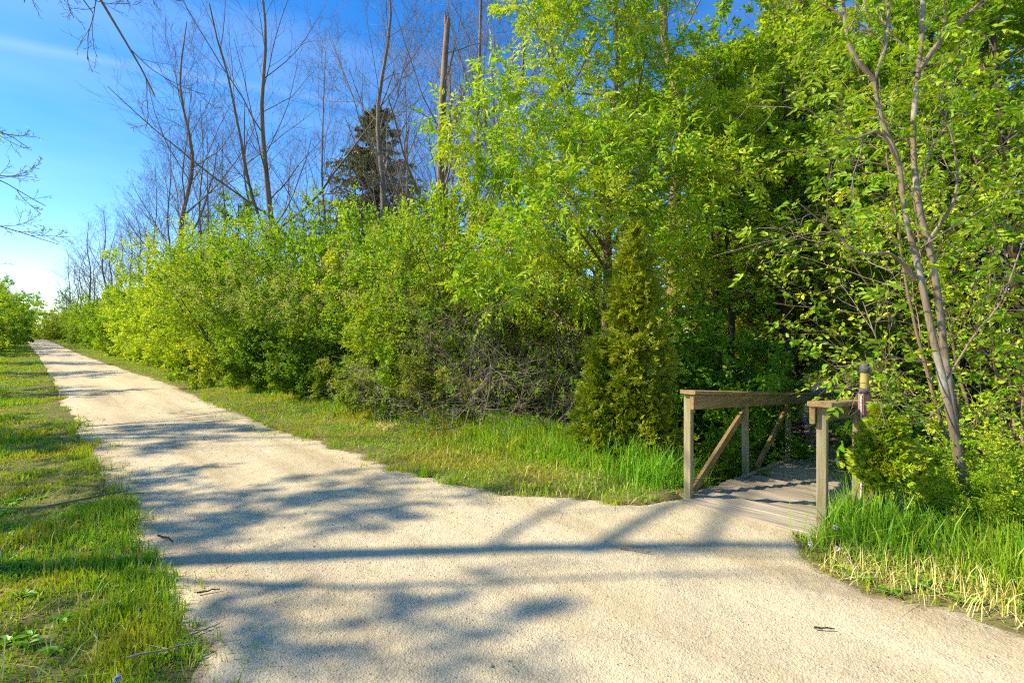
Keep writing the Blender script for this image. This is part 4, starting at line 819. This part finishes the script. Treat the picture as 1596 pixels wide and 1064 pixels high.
# left side of the trail: mostly outside the picture, they throw the shade
LX = [(np.array([[0.05, 0, 6.3], [1.6, 1.0, 7.3], [3.3, 2.0, 7.4], [4.3, 2.3, 6.2], [4.7, 2.4, 5.5]]), 0.06, 0.01), (np.array([[0.05, 0, 7.0], [1.6, 1.6, 8.0], [3.0, 2.8, 7.9], [4.0, 3.4, 7.0]]), 0.05, 0.008)]
mt, mb, LV = bare_tree(101, 11.5, 0.17, limbs=9, start=0.3, ang=45, twigs=(5, 4, 2), lr=0.34, extra=LX)
plant_from('bare_tree', 'bare tree whose drooping twigs hang into the top left corner', 'bare tree', on_ground((-3.2, 7.4)), [('trunk', mm(mt, 'trunk', M['bark'], True)), ('branches', mm(mb, 'branches', M['bark']))])
LX = [(np.array([[0, 0, 3.4], [2.0, .2, 4.6], [3.6, .1, 4.9], [4.7, .3, 4.4]]), .035, .006), (np.array([[0, 0, 2.8], [2.0, -.3, 3.7], [3.6, 0, 3.9], [4.9, .2, 3.6]]), .035, .006), (np.array([[0, 0, 4.2], [2.0, .3, 5.6], [3.8, .5, 5.9], [4.5, .6, 5.6]]), .035, .006)]
mt, mb, LV = bare_tree(103, 9.0, 0.12, limbs=8, start=0.4, ang=45, twigs=(5, 4, 2), lr=0.26, extra=LX)
ml = Merge(); sel = LV[2][0]; leaves_on(np.random.default_rng(9), ml, sel[(sel[:, -1, 0] > 3.2)][::3], 3, .05, .03)
plant_from('bare_tree', 'bare tree at the left edge with budding twigs reaching over the verge', 'bare tree', on_ground((-4.4, 14.0)), [('trunk', mm(mt, 'trunk', M['bark'], True)), ('branches', mm(mb, 'branches', M['bark'])), ('crown', mm(ml, 'crown', M['yellowgreen']))])
for x, y, k, s, in [(-4.6, 6.6, 'wood', .62), (-4.0, 9.6, 'light', .72), (-4.6, 14.5, 'wood', .72), (-5.2, 22, 'light', .75), (-5.4, 30, 'wood', .8), (-5.4, 38, 'light', .9)]:
    plant_from('leafy_tree', 'leafy tree on the left side of the trail, shading the gravel', 'tree', on_ground((x, y)), TREE[k], 'trees on the left of the trail', rng.random() * 6.28, (s * 1.25, s * 1.25, s))

# ------------------------------------------------------------------ grass, undergrowth, gravel
def blades(mg, rng, x, y, h, w, lean=0.35):
    n = len(x); z = ground_z(x, y) - 0.01; a = rng.random(n) * 6.28; la = rng.random(n) * 6.28
    s = np.stack([np.cos(a), np.sin(a), 0 * a], 1) * (w / 2)[:, None]; b = np.stack([x, y, z], 1)
    ln = np.abs(rng.normal(0, lean, n)); o = np.stack([np.cos(la), np.sin(la), 0 * la], 1) * (h * ln)[:, None]
    up = np.array([0, 0, 1.0])[None] * (h * np.sqrt(np.clip(1 - (ln * .8) ** 2, .15, 1)))[:, None]
    V = np.stack([b - s, b + s, b + o * .35 + up * .6 + s * .75, b + o * .35 + up * .6 - s * .75, b + o + up], 1)
    i = (np.arange(n) * 5)[:, None]
    mg.add(V.reshape(-1, 3), i + np.array([[0, 1, 2, 3]]), i + np.array([[3, 2, 4]]))
def scatter(rng, x0, x1, y0, y1, dens0, dref=4.0, p=1.7, dmax=80):
    """random points whose density falls with distance from the viewer; returns x, y, distance"""
    X, Y = [], []
    edges = [y0]; 
    while edges[-1] < y1: edges.append(edges[-1] + max(0.5, 0.15 * abs(edges[-1])))
    for a, b in zip(edges[:-1], edges[1:]):
        b = min(b, y1); dd = max(dref, math.hypot(max(abs(x0), 1.0) if x0 > 0 else 0.5, max(0, a))); n = int((x1 - x0) * (b - a) * dens0 * (dref / dd) ** p)
        X.append(rng.uniform(x0, x1, n)); Y.append(rng.uniform(a, b, n))
    X = np.concatenate(X); Y = np.concatenate(Y); return X, Y, np.hypot(X, Y)
def in_view(x, y, margin=0.12):
    dep = x * FWD[0] + y * FWD[1]; lat = x * RGT[0] + y * RGT[1]
    return (dep > 0.8) & (np.abs(lat / np.maximum(dep, .1)) < 798 / 760 + margin)
def build_grass():
    rng = np.random.default_rng(111)
    # left verge: short turf
    x, y, d = scatter(rng, -4, 0.95, 0.3, 110, 7500, 3.0, 1.5); k = in_view(x, y); x, y, d = x[k], y[k], d[k]
    e = trail_left(y) - x; thin = fbm(x * 1.6, y * 1.6, 41)
    keep = (rng.random(len(x)) < smooth(-0.25, 0.30, e + (thin - .5) * .7) * (0.55 + 0.45 * smooth(0.32, 0.55, thin))); x, y, d, thin, e = x[keep], y[keep], d[keep], thin[keep], e[keep]
    h = (0.03 + 0.05 * smooth(0.45, 0.7, thin) + 0.05 * smooth(0.4, 1.8, e)) * rng.uniform(.5, 1.5, len(x)); w = (0.0045 + 0.0011 * d) * rng.uniform(.7, 1.3, len(x))
    mg = Merge(); blades(mg, rng, x, y, h, np.minimum(w, 0.06), .55)
    print('left grass', len(x)); o = link('verge_grass', mg.mesh('verge_grass', M['grass'])); o['kind'] = 'stuff'; tag(o, 'short turf on the verge left of the trail', 'grass')
    # right verge
    x, y, d = scatter(rng, 2.75, 6.6, 1.9, 120, 2500, 5.0, 1.5); k = in_view(x, y); x, y, d = x[k], y[k], d[k]
    e = x - trail_right(y); thin = fbm(x * 1.5, y * 1.5, 43)
    ok = (rng.random(len(x)) < smooth(-0.25, 0.35, e + (thin - .5) * .8)) & ~((x > 4.3) & (y < 2.45)); x, y, d, e, thin = x[ok], y[ok], d[ok], e[ok], thin[ok]
    tall = smooth(0.9, 2.2, e + (thin - .5) * 1.2) * np.clip(1.25 - y / 40, 0.5, 1); h = (0.05 + 0.27 * tall) * rng.uniform(.5, 1.4, len(x)); w = (0.005 + 0.0010 * d) * rng.uniform(.7, 1.3, len(x))
    ty = rng.uniform(2.3, 14, 110) ** 1.0; te = rng.uniform(-.45, .1, 110); tx = trail_right(ty) + te; ly = rng.uniform(1.8, 12, 90); lx = trail_left(ly) + rng.uniform(-.05, .35, 90)
    tx, ty = np.concatenate([tx, lx]), np.concatenate([ty, ly]); rep = rng.integers(8, 34, len(tx)); sp = rng.uniform(.015, .06, len(tx)); qx, qy = np.repeat(tx, rep), np.repeat(ty, rep); s_ = np.repeat(sp, rep)
    qx = qx + rng.normal(0, 1, len(qx)) * s_; qy = qy + rng.normal(0, 1, len(qy)) * s_ * 1.4
    x = np.concatenate([x, qx]); y = np.concatenate([y, qy]); h = np.concatenate([h, rng.uniform(.09, .16, len(qx))]); w = np.concatenate([w, rng.uniform(.006, .012, len(qx))])
    mg = Merge(); blades(mg, rng, x, y, h, np.minimum(w, .07), .6)
    print('right grass', len(x)); o = link('verge_grass', mg.mesh('verge_grass', M['grass'])); o['kind'] = 'stuff'; tag(o, 'grass strip between the trail and the hedge', 'grass')
    # right of the bridge
    x = rng.uniform(3.55, 6.6, 24000); y = rng.uniform(-2.2, 1.2, 24000); e = x - trail_right(y); thin = fbm(x * 2, y * 2, 47)
    ok = (rng.random(len(x)) < smooth(-0.1, 0.35, e + (thin - .5) * .5)) & ~((x > 4.35) & (y > 1.03)) & in_view(x, y, .2); x, y, e, thin = x[ok], y[ok], e[ok], thin[ok]
    tall = smooth(0.25, 1.0, e + (thin - .5) * .8); h = (0.05 + 0.19 * tall) * rng.uniform(.4, 1.5, len(x))
    mg = Merge(); blades(mg, rng, x, y, h, rng.uniform(.005, .011, len(x)), .55)
    o = link('verge_grass', mg.mesh('verge_grass', M['grass'])); o['kind'] = 'stuff'; tag(o, 'long grass at the right-hand corner below the footbridge', 'grass')
    # lush broad clumps by the cedar and the bridge posts
    X, Y, Hh = [], [], []
    for (cx, cy, r, n, hh) in [(5.0, 2.8, .55, 950, .38), (5.2, 3.6, .5, 500, .32), (4.75, 2.55, .22, 260, .32), (4.65, .75, .35, 700, .36), (5.1, .3, .5, 300, .30), (4.4, .75, .25, 220, .26), (5.4, 4.6, .5, 800, .33), (5.5, 6.0, .6, 900, .3), (5.3, 7.6, .6, 900, .28), (4.9, -.2, .4, 700, .3), (5.2, 9.5, .6, 700, .28)]:
        X.append(rng.normal(cx, r * .55, n)); Y.append(rng.normal(cy, r * .55, n)); Hh.append(hh * rng.uniform(.3, 1.35, n))
    x, y, h = map(np.concatenate, (X, Y, Hh)); ok = ~((x > 4.4) & (y > 1.04) & (y < 2.24)); x, y, h = x[ok], y[ok], h[ok]
    mg = Merge(); blades(mg, rng, x, y, h, rng.uniform(.007, .015, len(x)), .85)
    o = link('tall_grass', mg.mesh('tall_grass', M['tallgrass'])); o['kind'] = 'stuff'; tag(o, 'lush tall grass clumps around the bridge posts and the cedar', 'grass')
    # dry stems
    x = np.concatenate([rng.uniform(3.7, 5.6, 2200), rng.normal(4.1, .25, 500), rng.uniform(3.2, 5.0, 1500), rng.uniform(-1.5, .7, 1500)]); y = np.concatenate([rng.uniform(-1.2, .9, 2200), rng.normal(.45, .3, 500), rng.uniform(2.4, 12, 1500), rng.uniform(1.5, 8, 1500)])
    ok = ((x > trail_right(y) - .05) | (x < trail_left(y) + .05)) & ~((x > 4.3) & (y > 1) & (y < 2.3)); x, y = x[ok], y[ok]
    mg = Merge(); blades(mg, rng, x, y, rng.uniform(.05, .2, len(x)), rng.uniform(.004, .007, len(x)), 1.1)
    o = link('dry_grass', mg.mesh('dry_grass', M['straw'])); o['kind'] = 'stuff'; tag(o, 'pale dry stems scattered through the verge grass', 'dry grass')
    # lawn in the distance
    n = 14000; x = rng.uniform(19, 42, n); y = rng.uniform(6, 13, n); mg = Merge(); blades(mg, rng, x, y, rng.uniform(.06, .13, n), np.full(n, .045), .5)
    o = link('lawn_grass', mg.mesh('lawn_grass', M['grass'])); o['kind'] = 'stuff'; tag(o, 'sunlit lawn grass beyond the footbridge', 'grass')
build_grass()

def build_undergrowth():
    rng = np.random.default_rng(121); X, Y = [], []
    for (x0, x1, y0, y1, n) in [(5.6, 9.5, 2.5, 6, 900), (5.4, 9, -2.5, .9, 1500), (6, 9, 6, 14, 900), (9.5, 20, 3.8, 9, 500), (9.5, 18, -3, .6, 600), (5.0, 6.5, -2.5, .5, 500)]:
        X.append(rng.uniform(x0, x1, n)); Y.append(rng.uniform(y0, y1, n))
    x, y = np.concatenate(X), np.concatenate(Y); n = len(x); st = np.stack([x, y, ground_z(x, y) - .02], 1)
    d = rng.normal(0, .35, (n, 3)); d[:, 2] = 1; L = rng.uniform(.15, .5, n); P = grow(rng, st, d, L, 3, .1, -.05); R = np.full((n, 4), .0025)
    mg = Merge(); tubes(mg, P, R, 3); ml = Merge(); leaves_on(rng, ml, P, 7, .085, .06, spread=1.0, hang=.0, upn=.85, t0=.3, jitter=.03, droop=.1)
    t = link('undergrowth', ml.mesh('undergrowth', M['midgreen'])); t['kind'] = 'stuff'; tag(t, 'low leafy undergrowth on the woodland floor round the footbridge', 'undergrowth')
    s = link('stems', mg.mesh('stems', M['bark_warm']), t); s['kind'] = 'stuff'
    # weeds with rosettes in the turf
    n = 260; x = np.concatenate([rng.uniform(-1.6, .5, 160), rng.uniform(3.6, 5.2, 100)]); y = np.concatenate([rng.uniform(1.6, 7, 160), rng.uniform(-.6, .9, 100)]); ok = (x > trail_right(y) + .05) | (x < trail_left(y) - .05); x, y = x[ok], y[ok]; n = len(x)
    mg = Merge()
    for k in range(7):
        a = rng.random(n) * 6.28; dd = np.stack([np.cos(a), np.sin(a), .35 + 0 * a], 1); leaf_geo(mg, np.stack([x, y, ground_z(x, y) + .01], 1), dd, np.tile([0, 0, 1.0], (n, 1)), rng.uniform(.04, .10, n), rng.uniform(.018, .035, n), True, droop=.3)
    t = link('rosette_weeds', mg.mesh('rosette_weeds', M['tallgrass'])); t['kind'] = 'stuff'; tag(t, 'broad-leaved weeds growing in the short turf', 'weeds')
build_undergrowth()

def build_gravel():
    rng = np.random.default_rng(131); n = 6000
    y = rng.uniform(-.6, 9, n); y = np.concatenate([y, rng.uniform(-.4, 4, 7000)]); u = rng.random(len(y)); x = trail_left(y) + u * (trail_right(y) - trail_left(y)); k = in_view(x, y, .05) & (x < 4.35); x, y = x[k], y[k]; n = len(x)
    s = 0.0022 + 0.0035 * rng.random(n) ** 3 + 0.004 * (rng.random(n) < .02)
    z = 0.004 + 0.018 * (fbm(x * 1.1, y * .5, 12) - .5) + .012 * (fbm(x * 5, y * 5, 17) - .5) + s * .3
    a = rng.random(n) * 6.28; c, sn = np.cos(a), np.sin(a)
    o6 = np.array([[1, 0, 0], [0, .75, 0], [-1, 0, 0], [0, -.75, 0], [0, 0, .7], [0, 0, -.7]])
    V = np.empty((n, 6, 3)); jit = rng.uniform(.7, 1.3, (n, 6, 1)); q = o6[None] * jit * s[:, None, None]
    V[..., 0] = x[:, None] + q[..., 0] * c[:, None] - q[..., 1] * sn[:, None]; V[..., 1] = y[:, None] + q[..., 0] * sn[:, None] + q[..., 1] * c[:, None]; V[..., 2] = z[:, None] + q[..., 2]
    f = np.array([[0, 1, 4], [1, 2, 4], [2, 3, 4], [3, 0, 4], [1, 0, 5], [2, 1, 5], [3, 2, 5], [0, 3, 5]])
    me = mesh_np('gravel', V.reshape(-1, 3), [((np.arange(n) * 6)[:, None, None] + f[None]).reshape(-1, 3)], M['pebble'])
    o = link('gravel', me); o['kind'] = 'stuff'; tag(o, 'loose small stones on the trail surface', 'gravel')
build_gravel()

# ------------------------------------------------------------------ small things on the ground
def stick(px, py, L, ang, r, label, mat='bark_dark', z=0.012):
    rng = np.random.default_rng(int(px * 7 + py)); p = gp(px, py); k = 7
    pts = np.stack([np.linspace(-L / 2, L / 2, k), np.cumsum(rng.normal(0, L * .02, k)), r + np.abs(rng.normal(0, .004, k))], 1)
    T = trunks([(pts, r, r * .5)], 12); mg = Merge(); tubes(mg, T[0], T[1], 7)
    if L > .25:
        c = children(rng, *T, 2, .4, .9, 35, 10, .25, .2, .6, 4, .05, .0, rmin=.002); tubes(mg, c[0], c[1], 5)
    o = link('stick', mg.mesh('stick', M[mat], True), None, (p[0], p[1], z), ang - TH); tag(o, label, 'stick', 'fallen sticks')
stick(988, 860, .24, -.35, .008, 'straight thin stick lying alone on the gravel towards the bridge', 'bark')
stick(132, 790, .62, .75, .012, 'long forked stick lying in the left verge grass', 'bark_warm', .06)
stick(208, 772, .22, .05, .007, 'short dark stick at the gravel edge beside the long forked one')
stick(258, 843, .20, -.45, .008, 'dark twig where the left verge juts into the gravel')
stick(325, 926, .12, .4, .006, 'tiny dark twig in the shade of the gravel, nearest the left verge')
stick(205, 822, .16, -.5, .006, 'thin twig in the turf tip just above the jutting verge')
stick(318, 987, .16, .8, .005, 'pale straw-like twig at the bottom of the left verge', 'deadwood')
stick(1285, 984, .10, -.2, .006, 'small dark twig on the gravel near the right verge')
stick(255, 1030, .30, .35, .006, 'pale twig lying in the turf at the bottom left', 'deadwood', .04)

def hay(px, py, label):
    rng = np.random.default_rng(int(px)); p = gp(px, py); n = 260
    mg = Merge(); q = rng.normal(0, .10, (n, 3)) * np.array([1, 1, .35]); q[:, 2] = np.abs(q[:, 2]) + .03
    d = rng.normal(0, 1, (n, 3)); d[:, 2] *= .4; leaf_geo(mg, q, d, rng.normal(0, 1, (n, 3)) + [0, 0, 1], rng.uniform(.08, .2, n), .006)
    o = link('hay_clump', mg.mesh('hay_clump', M['straw']), None, (p[0], p[1], float(ground_z(p[0], p[1])))); tag(o, label, 'dry grass')
hay(600, 668, 'clump of dry mown grass lying on the strip before the hedge')
M['dandelion'] = plain_mat('yellow_petals', (0.75, 0.5, 0.02), .6, .15); M['puff'] = plain_mat('seed_head', (0.62, 0.6, 0.56), .9, .1); M['stalk'] = plain_mat('pale_stalk', (0.2, 0.24, 0.08), .6, .2)
def dandelion(px, py, h, kind, label):
    rng = np.random.default_rng(int(px + py)); z0 = 0.0; p = gp(px, py, h)
    t = thing('dandelion', label, 'flower', (p[0], p[1], float(ground_z(p[0], p[1]))), group='dandelions in the verges')
    mg = Merge(); tubes(mg, np.array([[[0, 0, -.01], [.004, 0, h * .5], [0, 0, h]]]), np.full((1, 3), .0022), 5); link('stalk', mg.mesh('stalk', M['stalk']), t)
    mg = Merge(); n = 90; d = nrm(rng.normal(0, 1, (n, 3)))
    if kind == 'yellow': d[:, 2] = np.abs(d[:, 2]) * .5
    leaf_geo(mg, np.tile([0, 0, h], (n, 1)), d, rng.normal(0, 1, (n, 3)), .020, .008); link('flower_head', mg.mesh('flower_head', M['dandelion' if kind == 'yellow' else 'puff']), t)
dandelion(123, 812, .08, 'yellow', 'yellow dandelion in the left turf below the long stick')
dandelion(22, 676, .10, 'puff', 'white dandelion seed head at the left edge of the far turf')
dandelion(1263, 846, .10, 'puff', 'white seed head at the grass tip right of the bridge mouth')
dandelion(1302, 820, .14, 'puff', 'white seed head in the tall grass under the right handrail')
dandelion(1305, 854, .09, 'puff', 'white seed head in the grass below the small golden cedar')
dandelion(183, 1052, .07, 'puff', 'white seed head at the bottom edge of the left turf')
